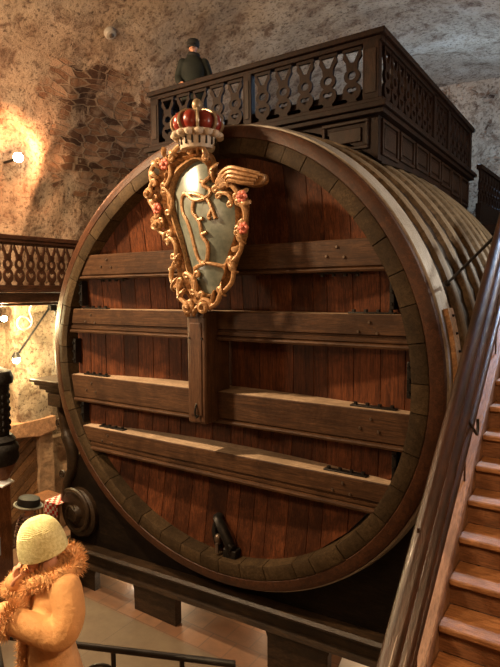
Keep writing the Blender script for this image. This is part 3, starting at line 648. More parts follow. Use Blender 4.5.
for c_, r_, s_ in (((.33, .86), .11, 1), ((.05, .84), .09, -1), ((-.66, 2.48), .07, -1), ((-.50, 2.02), .07, -1)):
    build(MB().tube([(c_[0] + s_ * r_ * (1 - k / 24) * math.cos(k * .5), -.40 - .004 * k, c_[1] + r_ * (1 - k / 24) * math.sin(k * .5)) for k in range(22)], .034, 8), 'volute', 'goldlite', fr)
random.seed(21); o2 = sm2(outer, 4)
for k in range(30):
    i_ = int(len(o2) * (k + .3) / 30) % len(o2); a, b = o2[i_]; nx, nz_ = a - pc.x, b - pc.y; L_ = math.hypot(nx, nz_); nx /= L_; nz_ /= L_
    tw = random.uniform(-.8, .8) + (.5 if k % 2 else -.5); dx, dz = nx * math.cos(tw) - nz_ * math.sin(tw), nx * math.sin(tw) + nz_ * math.cos(tw); ln = random.uniform(.11, .17)
    c_ = catmull([(a - nx * .09, -.38, b - nz_ * .09), (a - nx * .03 + dx * .03, -.42, b - nz_ * .03 + dz * .03), (a + dx * ln * .6, -.40, b + dz * ln * .6), (a + dx * ln * .8 - dz * .03, -.36, b + dz * ln * .8 + dx * .03)], 4)
    build(MB().tube(c_, [.014 + .026 * math.sin(PI * min(1, (q + .6) / len(c_))) for q in range(len(c_))], 7, flat=.6), 'acanthus_leaf', 'gold' if k % 3 else 'goldlite', fr)
wg = MB(); wingp = [(0.54, 2.50), (0.65, 2.63), (0.8, 2.68), (0.96, 2.64), (1.06, 2.58), (1.22, 2.56), (1.24, 2.47), (1.17, 2.42), (1.04, 2.41), (0.9, 2.45), (0.77, 2.45), (0.62, 2.40)]
w2 = sm2(wingp, 3); wg.prism(w2, lambda a, b: (a, -.36 - .08 * math.sin(a * 3), b), lambda a, b: (a, -.22 - .08 * math.sin(a * 3), b)); wn = build(wg, 'wing_scroll', 'gold', ca, 0.02)
for k in range(4):
    z0 = 2.63 - .055 * k
    build(MB().tube(catmull([(.60 + .05 * k, -.40, z0 - .03), (.80, -.46, z0 + .03), (1.0, -.45, z0 - .02), (1.22 - .03 * k, -.38, z0 - .09 + .02 * k)], 5), .026, 6), 'feather', 'goldlite', wn)
for a, b in ((-.35, 2.86), (-.51, 2.26), (.97, 2.28), (.99, 1.88)):
    fm = MB()
    for k in range(6): fm.ell((a + .05 * math.cos(k * PI / 3), -.42, b + .05 * math.sin(k * PI / 3)), (.035, .03, .035), 8, 6)
    fm.ell((a, -.45, b), (.03, .03, .03), 8, 6); build(fm, 'flower', 'flower', ca)
mono = [[(0.33, 2.56), (0.29, 2.5), (0.38, 2.44), (0.4, 2.37), (0.33, 2.31), (0.15, 2.31), (-0.01, 2.41), (-0.09, 2.35), (-0.07, 2.17), (0.03, 2.02), (0.11, 1.8), (0.16, 1.62), (0.22, 1.49), (0.33, 1.44)],
        [(-0.06, 2.42), (0.17, 2.39), (0.37, 2.3), (0.46, 2.16), (0.52, 2.03)], [(0.15, 2.29), (0.14, 2.15), (0.26, 2.0), (0.3, 1.82), (0.38, 1.71), (0.38, 1.58), (0.34, 1.47), (0.2, 1.42), (0.08, 1.39)],
        [(0.34, 1.46), (0.47, 1.43), (0.6, 1.41), (0.66, 1.5)], [(0.59, 1.41), (0.62, 1.33)], [(0.33, 2.56), (0.37, 2.6)], [(0.31, 2.53), (0.24, 2.56)], [(0.46, 2.16), (0.41, 2.07), (.44, 2.03)], [(0.3, 1.84), (.38, 1.86)], [(.24, 2.03), (.32, 2.05)], [(.10, 1.39), (.08, 1.33)]]
mm = MB()
for L in mono:
    c = catmull([(a + .03, dome_y(a, b) - .015, b) for a, b in L], 5); mm.tube(c, .027, 7)
build(mm, 'monogram', 'goldlite', ca)
for a, b in ((.36, 2.58), (.52, 2.02), (.66, 1.45), (.08, 1.37)): pass
# crown
cc = (0.16, -0.30)
crn = build(MB().lathe([(.265, 3.0), (.275, 3.03), (.29, 3.17), (.30, 3.19), (.05, 3.2)], 28, (cc[0], cc[1], 0)), 'crown', 'ermine', ca)
for k in range(16):
    a = 2 * PI * k / 16; build(MB().box((cc[0] + .284 * math.cos(a), cc[1] + .284 * math.sin(a), 3.10), (.03, .03, .11), Matrix.Rotation(a, 3, 'Z')), 'slit', 'slit', crn, 0.008)
mbs = MB()
for k in range(15):
    a = 2 * PI * k / 15; mbs.ell((cc[0] + .35 * math.cos(a), cc[1] + .35 * math.sin(a), 3.19), (.075, .075, .05), 8, 6)
mbs.lathe([(.28, 3.16), (.36, 3.20), (.37, 3.235), (.30, 3.25)], 28, (cc[0], cc[1], 0)); build(mbs, 'scalloped_brim', 'ermine', crn)
for k in range(8):
    a = 2 * PI * (k + .38) / 8; rot = Matrix.Rotation(a, 3, 'Z') @ Matrix.Rotation(.30, 3, 'Y')
    build(MB().ell((cc[0] + .26 * math.cos(a), cc[1] + .26 * math.sin(a), 3.355), (.14, .135, .145), 16, 12, rot), 'velvet_lobe', 'velvet', crn)
    b = a + PI / 8
    build(MB().tube(catmull([(cc[0] + r * math.cos(b), cc[1] + r * math.sin(b), z) for r, z in ((.34, 3.24), (.395, 3.33), (.37, 3.43), (.23, 3.51), (.04, 3.54))], 4), .028, 6), 'arch', 'crownbrass', crn)
build(MB().lathe([(.10, 3.48), (.22, 3.50), (.12, 3.545), (.05, 3.56), (.05, 3.58)], 18, (cc[0], cc[1], 0)), 'cap', 'crownbrass', crn)
ob = build(MB().ell((cc[0], cc[1], 3.635), (.08, .08, .085), 18, 12), 'orb', 'crownbrass', crn)

# the crown tapers in a little from brim to cuff
CS = Matrix.Translation((0, 0, 0)) @ Matrix.Diagonal((.87, .87, .96, 1))
piv = Vector((cc[0], cc[1], 3.0)) - ca.location
crn.matrix_local = Matrix.Translation(piv) @ CS @ Matrix.Translation(-piv)
# ------------------------------------------------------------------ viewing platform on top of the barrel
X0, X1, Y0, Y1 = -2.13, 2.22, 1.20, 6.95
ZB, ZR = 3.62, 4.66           # balustrade foot and handrail top
pl = thing('viewing_platform', 'dark wooden viewing platform with pierced balustrade on top of the barrel', 'platform', (0, 4, 3.3))
def barrel_z(x, y):
    r = S(math.atan2(x, 3.0)) * (bulge(y) + .03); return math.sqrt(max(0.0, r * r - x * x)) if abs(x) < r else 0
n = 30; vs = []
for i in range(n + 1):
    x = X0 + .06 + (X1 - X0 - .12) * i / n; zb = min(barrel_z(x, Y0 + .15), ZB - .1); vs += [(x, Y0 + .05, zb), (x, Y0 + .05, ZB), (x, Y0 + .2, ZB), (x, Y0 + .2, zb)]
fs = [(i * 4 + k, i * 4 + (k + 1) % 4, i * 4 + 4 + (k + 1) % 4, i * 4 + 4 + k) for i in range(n) for k in range(4)] + [(0, 1, 2, 3), (n * 4 + 3, n * 4 + 2, n * 4 + 1, n * 4)]
build(MB().add(vs, fs), 'front_skirt', 'deck', pl)
for sx, xx in ((1, X1 - .06), (-1, X0 + .06)):
    vs = []; n = 20
    for i in range(n + 1):
        y = Y0 + .21 + (Y1 - Y0 - .26) * i / n; zb = barrel_z(xx, y) - .03; vs += [(xx, y, zb), (xx, y, ZB), (xx - sx * .15, y, ZB), (xx - sx * .15, y, zb + .12)]
    build(MB().add(vs, [(i * 4 + k, i * 4 + (k + 1) % 4, i * 4 + 4 + (k + 1) % 4, i * 4 + 4 + k) for i in range(n) for k in range(4)] + [(0, 1, 2, 3), (n * 4 + 3, n * 4 + 2, n * 4 + 1, n * 4)]), 'side_skirt', 'deck', pl)
def panel_frame(a, b, fix, axis):
    """raised frame and field of one panel; a=(u0,z0) b=(u1,z1)"""
    mbp = MB(); (u0, z0), (u1, z1) = a, b
    def bb(p, q, r, s, d):
        if axis == 'x': mbp.b2((p, fix - d, r), (q, fix + .02, s))
        else: mbp.b2((fix - .02, p, r), (fix + d, q, s))
    t = .05
    bb(u0, u1, z1 - t, z1, .035); bb(u0, u1, z0, z0 + t, .035); bb(u0, u0 + t, z0 + t, z1 - t, .035); bb(u1 - t, u1, z0 + t, z1 - t, .035); bb(u0 + t + .06, u1 - t - .06, z0 + t + .06, z1 - t - .06, .022)
    build(mbp, 'panel', 'deckpanel', pl, 0.01)
for k in range(7):
    u0 = Y0 + .16 + k * .80; zb = barrel_z(X1, u0 + .3) + .10
    panel_frame((u0, max(zb, 2.85)), (u0 + .70, ZB - .12), X1 - .06, 'y')
panel_frame((1.30, 3.08), (2.02, ZB - .12), Y0 + .05, 'x')
panel_frame((-1.95, 3.08), (-1.35, ZB - .12), Y0 + .05, 'x')
fl = MB(); fl.b2((X0 + .1, Y0 + .1, 3.84), (X1 - .1, Y1 - .2, 3.93)); build(fl, 'deck_floor', 'deck', pl)
mo = MB()
for z0, z1, o_ in ((ZB - .10, ZB - .03, .05), (ZB - .03, ZB + .05, .10), (ZB + .05, ZB + .12, .03)):
    mo.b2((X0 - o_, Y0 - o_, z0), (X1 + o_, Y0 + .18, z1)); mo.b2((X1 - .18, Y0 + .18, z0), (X1 + o_, Y1 - .18, z1)); mo.b2((X0 - o_, Y0 + .18, z0), (X0 + .18, Y1 - .18, z1)); mo.b2((X0 - o_, Y1 - .18, z0), (X1 + o_, Y1 + o_, z1))
build(mo, 'base_moulding', 'deck', pl, 0.01)
hr = MB()
for z0, z1, o_ in ((ZR - .08, ZR, .05), (ZR - .15, ZR - .08, .0)):
    hr.b2((X0 - o_, Y0 - o_, z0), (X1 + o_, Y0 + .14, z1)); hr.b2((X1 - .14, Y0 + .14, z0), (X1 + o_, Y1 - .14, z1)); hr.b2((X0 - o_, Y0 + .14, z0), (X0 + .14, Y1 - .14, z1)); hr.b2((X0 - o_, Y1 - .14, z0), (X1 + o_, Y1 + o_, z1))
build(hr, 'handrail', 'deck', pl, 0.01)
def post(x, y, wx, wy):
    o = build(MB().b2((x - wx / 2, y - wy / 2, ZB + .1), (x + wx / 2, y + wy / 2, ZR - .1)), 'post', 'deck', pl, 0.01)
    build(MB().b2((x - wx / 2 + .04, y - wy / 2 - .012, ZB + .2), (x + wx / 2 - .04, y + wy / 2 + .012, ZR - .24)), 'post_panel', 'deckpanel', o, 0.006)
yb = Y0 + .06; xb = X1 - .06
for x, wx in ((X0 + .09, .2), (-0.02, .16), (2.06, .24)): post(x, yb, wx, .12)
for y in (3.95, 4.95, Y1 - .1): post(xb, y, .12, .16)
post(X0 + .06, 4.0, .12, .16); post(X0 + .06, Y1 - .1, .12, .16); post(0.0, Y1 - .06, .16, .12)
b1 = baluster_mesh(ZR - .15 - ZB - .12, .31, .045, 'deck')
run(pl, (X0 + .19, yb), (-.10, yb), ZB + .12, 0, 5, b1); run(pl, (.06, yb), (1.95, yb), ZB + .12, 0, 5, b1)
b2m = baluster_mesh(ZR - .15 - ZB - .12, .30, .045, 'deck')
run(pl, (xb, Y0 + .2), (xb, 3.87), ZB + .12, 0, 8, b2m); run(pl, (xb, 4.03), (xb, 4.87), ZB + .12, 0, 3, b2m); run(pl, (xb, 5.03), (xb, Y1 - .18), ZB + .12, 0, 5, b2m)
run(pl, (X0 + .06, Y0 + .2), (X0 + .06, 3.9), ZB + .12, 0, 8, b2m); run(pl, (X0 + .06, 4.1), (X0 + .06, Y1 - .2), ZB + .12, 0, 8, b2m)
# ------------------------------------------------------------------ small balustrade of the rear bridge, right
rb = thing('bridge_balustrade', 'dark balustrade with round piercings behind the barrel at far right', 'balustrade', (2.6, 8.2, 2.9))
pa, pb = (2.36, 7.05), (2.52, 10.4)
def strip(z0, z1, th):
    d = Vector((pb[0] - pa[0], pb[1] - pa[1], 0)); L = d.length; a = math.atan2(d.y, d.x)
    return MB().box(((pa[0] + pb[0]) / 2, (pa[1] + pb[1]) / 2, (z0 + z1) / 2), (L, th, z1 - z0), Matrix.Rotation(a, 3, 'Z'))
build(strip(3.78, 3.88, .12), 'handrail', 'deck', rb, 0.01); build(strip(2.55, 3.02, .12), 'base_board', 'deck', rb, 0.01)
b3 = baluster_mesh(.78, .27, .04, 'deck', 1); run(rb, pa, pb, 3.01, 0, 12, b3)
build(MB().b2((1.2, 7.3, 2.35), (3.6, 10.6, 2.55)), 'bridge_floor', 'deck', rb)

# ------------------------------------------------------------------ stairs at the right
st = thing('staircase', 'steep wooden staircase rising on the right with worn brown treads', 'staircase', (4.7, -3.7, -1.92))
SX0, SX1 = 4.17, 5.35; ny0, nz0 = -3.74, -1.54; run_, rise = .252, .182
for k in range(-1, 22):
    y = ny0 + k * run_; z = nz0 + k * rise
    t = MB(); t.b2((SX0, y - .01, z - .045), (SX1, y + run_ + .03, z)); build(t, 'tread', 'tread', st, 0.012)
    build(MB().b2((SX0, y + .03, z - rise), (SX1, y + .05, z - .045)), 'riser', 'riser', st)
def slat(x0, x1, o0, o1, y0, y1):
    """inclined board following the stair line, offsets measured vertically from the nosing line"""
    sl = rise / run_; zn = lambda y: nz0 + (y - ny0) * sl
    pts = [(y0, zn(y0) + o0), (y1, zn(y1) + o0), (y1, zn(y1) + o1), (y0, zn(y0) + o1)]
    return MB().prism(pts, lambda a, b: (x0, a, b), lambda a, b: (x1, a, b))
build(slat(4.09, 4.17, -.36, .05, -3.9, 1.85), 'stringer', 'stringer', st, 0.012)
build(slat(5.35, 5.43, -.36, .05, -3.9, 1.85), 'stringer', 'stringer', st, 0.012)
def rail(x, a, b, r, name, mat, ext0=.5, ext1=.6):
    A, B = Vector((x, *a)), Vector((x, *b)); d = (B - A).normalized(); return A - d * ext0, B + d * ext1
hrs = []
for x, a, b, r, nm in ((4.14, (-3.79, -.76), (-2.04, .69), .050, 'handrail'), (4.14, (-3.55, -.90), (-1.68, .67), .042, 'middle_rail'), (4.14, (-3.43, -.96), (-1.26, .63), .030, 'lower_rail')):
    A, B = rail(x, a, b, r, nm, 'rail', .35, 2.6); N_ = 20
    hrs.append(build(MB().tube([A + (B - A) * k / N_ for k in range(N_ + 1)], r, 16), nm, 'rail', st))
build(MB().b2((4.07, -4.12, -1.92), (4.21, -3.98, -.92)), 'newel_post', 'rail', st, 0.015)
sl = rise / run_
for k in range(4):
    y = -3.3 + k * 1.15; zs = nz0 + (y - ny0) * sl
    build(MB().cyl((4.13, y, zs + .03), (4.13, y, zs + .95 + .09 * (y + 3.3)), .008, None, 8), 'spindle', 'rail', st)
lb = MB().box((4.09, -2.03, .30), (.006, .09, .06), Matrix.Rotation(-.67, 3, 'X')); build(lb, 'label', 'paper', hrs[1])
build(MB().tube(catmull([(4.14, -2.15, .12), (4.17, -2.05, .02), (4.18, -1.98, -.02), (4.17, -1.93, .08)], 5), .012, 6), 'bracket_curl', 'iron', st)
# iron rod from the barrel flank to the stair rail
rod = thing('iron_rod', 'thin black iron rod slanting over the barrel hoops to the stair rail', 'rod', (3.25, .8, 1.15))
build(MB().cyl((3.375, .30, 1.14), (4.12, -.88, 1.59), .016, None, 8), 'bar', 'iron', rod); build(MB().ell((3.375, .30, 1.14), (.04, .04, .04), 8, 6), 'end_eye', 'iron', rod)

# ------------------------------------------------------------------ landing and its railing
lp = MB(); lp.prism([(1.0, -8.8), (1.0, -4.70), (3.4, -3.68), (4.0, -3.68), (4.0, -4.0), (5.5, -4.0), (5.5, -8.8)], lambda a, b: (a, b, -2.12), lambda a, b: (a, b, -1.92))
struct(lp, 'floor_landing', 'riser')
rl = thing('landing_railing', 'thin dark iron railing at the bottom edge behind the tan coat', 'railing', (2.3, -4.21, -1.92))
d = Vector((.9205, .3907, 0)); o_ = Vector((2.303, -4.213, 0)); P = lambda s, z: tuple(o_ + d * s + Vector((0, 0, z)))
build(MB().tube([P(-1.2, -1.12), P(1.0, -1.12)], .020, 10), 'top_rail', 'iron', rl)
build(MB().tube([P(-1.2, -1.80), P(1.0, -1.80)], .015, 8), 'bottom_rail', 'iron', rl)
for s in (-1.15, -.7, -.25, .235, .675, .99): build(MB().tube([P(s, -1.92), P(s, -1.125)], .015, 8), 'upright', 'iron', rl)
for s, z in ((.16, -1.36), (.455, -1.50), (.83, -1.60)):
    build(MB().tube([tuple(o_ + d * (s + .13 * math.cos(k * PI / 12)) + Vector((0, 0, z + .13 * math.sin(k * PI / 12)))) for k in range(24)], .012, 6, True), 'ring', 'iron', rl)

# ------------------------------------------------------------------ people
def figure(parts, name, mat, parent, voxel=.012, smooth=4):
    """merge overlapping solids into one continuous skin"""
    mb = MB()
    for p in parts: mb.add(p.v, p.f)
    o = mb.build(name, mat, parent, 0, False, 180)
    r = o.modifiers.new('remesh', 'REMESH'); r.mode = 'VOXEL'; r.voxel_size = voxel; r.use_smooth_shade = True
    s = o.modifiers.new('smooth', 'SMOOTH'); s.iterations = smooth; s.factor = .5
    return o
def limb(pts, rad, n=12): 
    c = catmull(pts, 5); L = len(rad); rr = []
    for i in range(len(c)):
        u = i / (len(c) - 1) * (L - 1); k = min(int(u), L - 2); rr.append(rad[k] + (rad[k + 1] - rad[k]) * (u - k))
    return MB().tube(c, rr, n).ell(pts[0], (rad[0],) * 3, 10, 8).ell(pts[-1], (rad[-1],) * 3, 10, 8)
def torso(secs, n=24):
    """secs: (x, y, z, rx, ry)"""
    vs = [(x + rx * math.cos(2 * PI * k / n), y + ry * math.sin(2 * PI * k / n), z) for x, y, z, rx, ry in secs for k in range(n)]
    m = len(secs); fs = [(i * n + k, i * n + (k + 1) % n, (i + 1) * n + (k + 1) % n, (i + 1) * n + k) for i in range(m - 1) for k in range(n)] + [tuple(range(n))[::-1], tuple((m - 1) * n + k for k in range(n))]
    return MB().add(vs, fs)
def head(c, pitch=0.0, yaw=0.0):
    rot = Matrix.Rotation(yaw, 3, 'Z') @ Matrix.Rotation(pitch, 3, 'X'); c = Vector(c); out = []
    def e(p, r): out.append(MB().ell(c + rot @ Vector(p), r, 16, 12, rot))
    e((0, .012, .025), (.076, .094, .095)); e((0, -.022, -.045), (.058, .068, .072)); e((0, -.098, -.022), (.013, .018, .016)); e((0, -.092, -.002), (.009, .014, .03))
    e((0, -.078, -.095), (.025, .02, .02)); e((.03, -.078, .03), (.024, .012, .008)); e((-.03, -.078, .03), (.024, .012, .008))
    for s in (-1, 1): e((s * .076, .01, -.01), (.008, .02, .032)); e((s * .038, -.066, -.03), (.022, .02, .02))
    e((0, -.086, -.060), (.022, .008, .006)); e((0, -.085, -.070), (.018, .009, .006))
    return out, rot
def face_bits(parent, c, rot):
    c = Vector(c)
    for s in (-1, 1): MB().ell(c + rot @ Vector((s * .031, -.080, .010)), (.011, .007, .008), 10, 8, rot).build('eye', 'slit', parent, 0, False)
def hand(wrist, aim, palmn, curl=.5, left=True, s=1.0):
    """palm and five bent fingers; aim = direction of the fingers, palmn = direction the palm faces"""
    W = Vector(wrist); A = Vector(aim).normalized(); Np = Vector(palmn); Np = (Np - A * Np.dot(A)).normalized(); T = A.cross(Np) * (1 if left else -1)
    out = []; out.append(MB().tube([W, W + A * .045 * s, W + A * .088 * s], [.026 * s, .036 * s, .038 * s], 12, flat=.5 if abs(T.z) < .5 else .5))
    for k, (off, L) in enumerate(((.030, .066), (.011, .076), (-.010, .070), (-.030, .054))):
        b = W + A * .080 * s + T * off * s; p = [b]; dcur = A.copy()
        for j in range(3):
            ang = curl * (.5 + .35 * j); dcur = (A * math.cos(ang * (j + 1) * .6) + Np * math.sin(ang * (j + 1) * .6)); p.append(p[-1] + dcur * L * s * (.45, .32, .25)[j])
        out.append(MB().tube(p, [.0098 * s, .009 * s, .0085 * s, .007 * s], 8).ell(p[-1], (.0075 * s,) * 3, 8, 6))
    b = W + A * .02 * s + T * .028 * s; p = [b, b + (A * .6 + T * .8) * .035 * s, b + (A * .95 + T * .6 + Np * .3) * .062 * s, b + (A * 1.25 + T * .5 + Np * .6) * .08 * s]
    out.append(MB().tube(p, [.014 * s, .012 * s, .0105 * s, .008 * s], 8).ell(p[-1], (.008 * s,) * 3, 8, 6))
    return out
def spikes(pts_n, length, mb, droop=.3, r=.0032):
    for p, nn in pts_n:
        d = (nn + Vector((random.uniform(-.6, .6), random.uniform(-.6, .6), random.uniform(-.6, .6) - droop))).normalized(); t = d.orthogonal().normalized(); b = d.cross(t); L = length * random.uniform(.6, 1.25)
        q = Vector(p) - nn * .01
        mb.add([q + t * r, q - t * r * .5 + b * r * .87, q - t * r * .5 - b * r * .87, q + d * L], [(0, 1, 3), (1, 2, 3), (2, 0, 3), (0, 2, 1)])
def fur_tube(path, rad, n, length, parent, name='fur_trim'):
    c = catmull(path, 6); mb = MB(); rr = [rad[0] + (rad[-1] - rad[0]) * i / (len(c) - 1) for i in range(len(c))] if len(rad) == 2 else [rad[min(int(i / 6), len(rad) - 1)] for i in range(len(c))]
    mb.tube(c, rr, 10).ell(c[0], (rr[0],) * 3, 8, 6).ell(c[-1], (rr[-1],) * 3, 8, 6); L = []
    for _ in range(n):
        i = random.randrange(len(c) - 1); t = (c[i + 1] - c[i]).normalized(); q = c[i].lerp(c[i + 1], random.random()); o = t.orthogonal().normalized(); o.rotate(Matrix.Rotation(random.uniform(0, 2 * PI), 3, t)); L.append((q + o * rr[i], o))
    spikes(L, length, mb); return mb.build(name, 'fur', parent, 0, False, 60)

# woman in the tan coat on the landing, looking down to the left
wm = thing('person', 'person in tan fur trimmed coat and cream knitted beanie at lower left', 'person', (2.43, -4.54, -1.92), R(-27))
hc = (0, .0, 1.60); hp_, hrot = head(hc, R(17), R(-6))
parts = hp_ + [limb([(0, .06, 1.42), (0, .04, 1.50), (0, .02, 1.57)], [.055, .05, .052])]
parts += [torso([(0, .04, .86, .15, .11), (0, .04, 1.0, .14, .10), (0, .05, 1.2, .145, .10), (0, .06, 1.38, .16, .09), (0, .06, 1.44, .08, .07)])]
for s_ in (-1, 1):
    parts += [limb([(s_ * .09, .03, .9), (s_ * .09, .03, .5), (s_ * .09, .03, .09)], [.085, .06, .042]), MB().ell((s_ * .09, -.03, .045), (.042, .12, .045))]
LW, RW = (.11, -.19, 1.315), (-.05, -.125, 1.40)
parts += [limb([(.17, .09, 1.43), (.235, .03, 1.24), LW], [.05, .042, .028]), limb([(-.17, .08, 1.42), (-.235, -.03, 1.20), RW], [.05, .042, .028])]
parts += hand(LW, (-.45, -.85, .15), (-.6, .3, -.3), .7, True) + hand(RW, (.22, .05, .95), (.4, .8, 0), .6, False)
body = figure(parts, 'body', 'skin', wm, .007, 3); face_bits(wm, hc, hrot)
coat = [torso([(0, .05, .50, .29, .24), (0, .05, .70, .26, .20), (0, .04, .86, .235, .165), (0, .03, 1.03, .205, .135), (0, .035, 1.12, .20, .13), (0, .05, 1.25, .21, .135), (0, .07, 1.36, .215, .135), (0, .08, 1.43, .17, .11), (0, .075, 1.47, .09, .08)]),
        limb([(.175, .10, 1.415), (.235, .10, 1.30), (.25, .045, 1.215), (.20, -.06, 1.255), (.125, -.165, 1.305)], [.085, .085, .08, .074, .07]),
        limb([(-.175, .09, 1.41), (-.235, .04, 1.28), (-.24, -.04, 1.19), (-.15, -.09, 1.29), (-.07, -.12, 1.37)], [.085, .08, .075, .065, .06])]
ct = figure(coat, 'coat', 'coat', wm, .011, 3)
random.seed(5)
fur_tube([(.03, -.085, 1.40), (.10, -.02, 1.455), (.135, .07, 1.475), (.10, .15, 1.485), (0, .175, 1.49), (-.10, .15, 1.485), (-.135, .07, 1.475), (-.10, -.02, 1.455), (-.03, -.085, 1.40)], [.034, .042, .048, .052, .054, .052, .048, .042, .034], 2600, .045, wm, 'fur_collar')
fur_tube([(.045, -.085, 1.42), (.05, -.105, 1.28), (.05, -.115, 1.08), (.05, -.135, .85), (.05, -.205, .52)], [.026, .022], 1300, .032, wm, 'fur_lapel')
fur_tube([(.135, -.155, 1.30), (.105, -.195, 1.318)], [.076, .072], 900, .05, wm, 'fur_cuff'); fur_tube([(-.075, -.115, 1.36), (-.055, -.123, 1.405)], [.064, .058], 700, .042, wm, 'fur_cuff')
fur_tube([(.29, .05, .50), (.20, .22, .49), (0, .29, .49), (-.20, .22, .49), (-.29, .05, .5), (-.20, -.12, .49), (0, -.19, .49), (.20, -.12, .49), (.29, .05, .5)], [.03, .03], 600, .045, wm, 'fur_hem')
# beanie: rows of ribbing in the mesh
bp = []; nb = 52
for i in range(nb + 1):
    u = i / nb; z = -.045 + .200 * math.sin(u * PI / 2); r = .116 * math.cos(u * PI / 2) ** .72 if u < 1 else .001
    bp.append((max(.002, r + (.004 if i % 2 else 0)), z))
bn = MB().lathe(bp, 44, (0, 0, 0), None, lambda r, z, a: r * (1 + .10 * abs(math.sin(a))) + .0015 * math.sin(a * 22))
bn.xf(Matrix.Translation(Vector(hc) + Vector((0, .012, .012))) @ hrot.to_4x4() @ Matrix.Rotation(-.10, 4, 'X')); bo = bn.build('beanie', 'knit', wm, 0, False, 80)
bag = MB().box((.02, -.27, .90), (.26, .12, .36)); bgo = bag.build('handbag', 'blackcloth', wm, .03, False)
hm = MB()
for s_ in (-1, 1): hm.tube(catmull([(s_ * .075, .0, 1.57), (s_ * .085, -.02, 1.49), (s_ * .075, -.05, 1.42)], 5), [.022, .026, .012] + [.012] * 8, 8)
hm.build('hair', 'hair', wm, 0, False)
bt = MB()
for s_ in (-1, 1): bt.tube([(s_ * .09, .03, .42), (s_ * .09, .03, .08)], [.068, .055], 12).ell((s_ * .09, -.035, .05), (.05, .135, .05))
bt.build('boots', 'blackcloth', wm, 0, False)

# man on the platform
mn = thing('person', 'person in dark coat and black cap standing on the platform', 'person', (-1.72, 1.95, 3.93), R(36))
k_ = 1.0; hc = (0, -.03, 1.66); hp_, hrot = head(hc, R(8), R(-6))
parts = hp_ + [limb([(0, .02, 1.45), (0, -.01, 1.58)], [.06, .055])] + [torso([(0, 0, .9, .16, .11), (0, 0, 1.1, .16, .11), (0, 0, 1.35, .19, .11), (0, 0, 1.48, .09, .08)])]
for s in (-1, 1): parts += [limb([(s * .1, 0, .95), (s * .1, 0, .5), (s * .1, 0, .09)], [.09, .06, .045]), MB().ell((s * .1, -.05, .045), (.045, .13, .045)), limb([(s * .2, 0, 1.42), (s * .27, .02, 1.14), (s * .22, -.16, .98)], [.055, .045, .032])] + hand((s * .22, -.16, .98), (-s * .35, -.75, -.35), (0, .3, -1), .5, s > 0)
figure(parts, 'body', 'skin', mn, .008, 3); face_bits(mn, hc, hrot)
figure([torso([(0, 0, .55, .25, .19), (0, 0, .9, .23, .17), (0, 0, 1.15, .22, .16), (0, 0, 1.38, .23, .145), (0, 0, 1.48, .15, .12), (0, 0, 1.56, .085, .085)])] + [limb([(s * .205, 0, 1.40), (s * .29, .03, 1.15), (s * .235, -.12, 1.0)], [.09, .078, .062]) for s in (-1, 1)], 'coat', 'darkcoat', mn, .015, 5)
sc_ = MB().tube(catmull([(.085 * math.cos(a), .085 * math.sin(a), 1.535 + .01 * math.sin(2 * a)) for a in [k * PI / 4 for k in range(8)]], 3, True), .042, 8, True); sc_.build('scarf', 'blackcloth', mn, 0, False)
capm = MB().lathe([(.088, -.02), (.100, .02), (.100, .055), (.084, .09), (.05, .108), (.01, .112)], 20, (0, 0, 0)).ell((0, -.10, .012), (.07, .06, .012), 14, 8); capm.xf(Matrix.Translation(Vector(hc) + Vector((0, .0, .035))) @ hrot.to_4x4() @ Matrix.Scale(1.2, 4)); capm.build('cap', 'blackcloth', mn, 0, False)
tr = MB()
for s in (-1, 1): tr.tube([(s * .1, 0, .9), (s * .1, 0, .06)], [.10, .075], 12)
tr.build('trousers', 'blackcloth', mn, 0, False)
# person with brimmed hat on the hall floor, seen from behind
hn = thing('person', 'person in grey brimmed hat and pink grey ruffled shawl beyond the cream beanie', 'person', (-3.60, -.62, FZ), R(150)); hn.scale = (1.03, 1.03, 1.03)
hc = (0, -.02, 1.66); hp_, hrot = head(hc, R(10))
parts = hp_ + [limb([(0, .02, 1.45), (0, -.01, 1.58)], [.06, .055])] + [torso([(0, 0, .9, .16, .11), (0, 0, 1.1, .16, .11), (0, 0, 1.35, .19, .11), (0, 0, 1.48, .09, .08)])]
for s in (-1, 1): parts += [limb([(s * .1, 0, .95), (s * .1, 0, .5), (s * .1, 0, .09)], [.09, .06, .045]), MB().ell((s * .1, -.05, .045), (.045, .13, .045)), limb([(s * .2, 0, 1.42), (s * .27, .0, 1.14), (s * .24, -.2, 1.02)], [.055, .045, .032])] + hand((s * .24, -.2, 1.02), (-s * .2, -.9, .1), (0, 0, -1), .5, s > 0)
figure(parts, 'body', 'skin', hn, .008, 3); face_bits(hn, hc, hrot)
figure([torso([(0, 0, .45, .25, .2), (0, 0, .85, .22, .17), (0, 0, 1.15, .22, .16), (0, 0, 1.40, .22, .14), (0, 0, 1.50, .12, .1)])] + [limb([(s * .205, 0, 1.40), (s * .29, .0, 1.15), (s * .25, -.17, 1.03)], [.09, .078, .062]) for s in (-1, 1)], 'coat', 'greycloth', hn, .015, 5)
sh = MB(); random.seed(9)
sh.add(*(lambda t: (t.v, t.f))(torso([(0, 0, 1.08, .27, .21), (0, 0, 1.30, .285, .20), (0, 0, 1.44, .22, .16), (0, 0, 1.55, .11, .11)])))
for row in range(9):
    z = 1.06 + row * .058; u = row / 8; rx = .285 - .17 * u ** 2.2; ry = .215 - .10 * u ** 2
    cnt = int(30 - 10 * u)
    for k in range(cnt):
        a = 2 * PI * (k + .5 * (row % 2)) / cnt; sh.ell((rx * math.cos(a), ry * math.sin(a), z), (.034, .034, .026), 7, 5, Matrix.Rotation(random.uniform(-.6, .6), 3, 'X'))
sh.build('ruffled_shawl', 'ruffle', hn, 0, False)
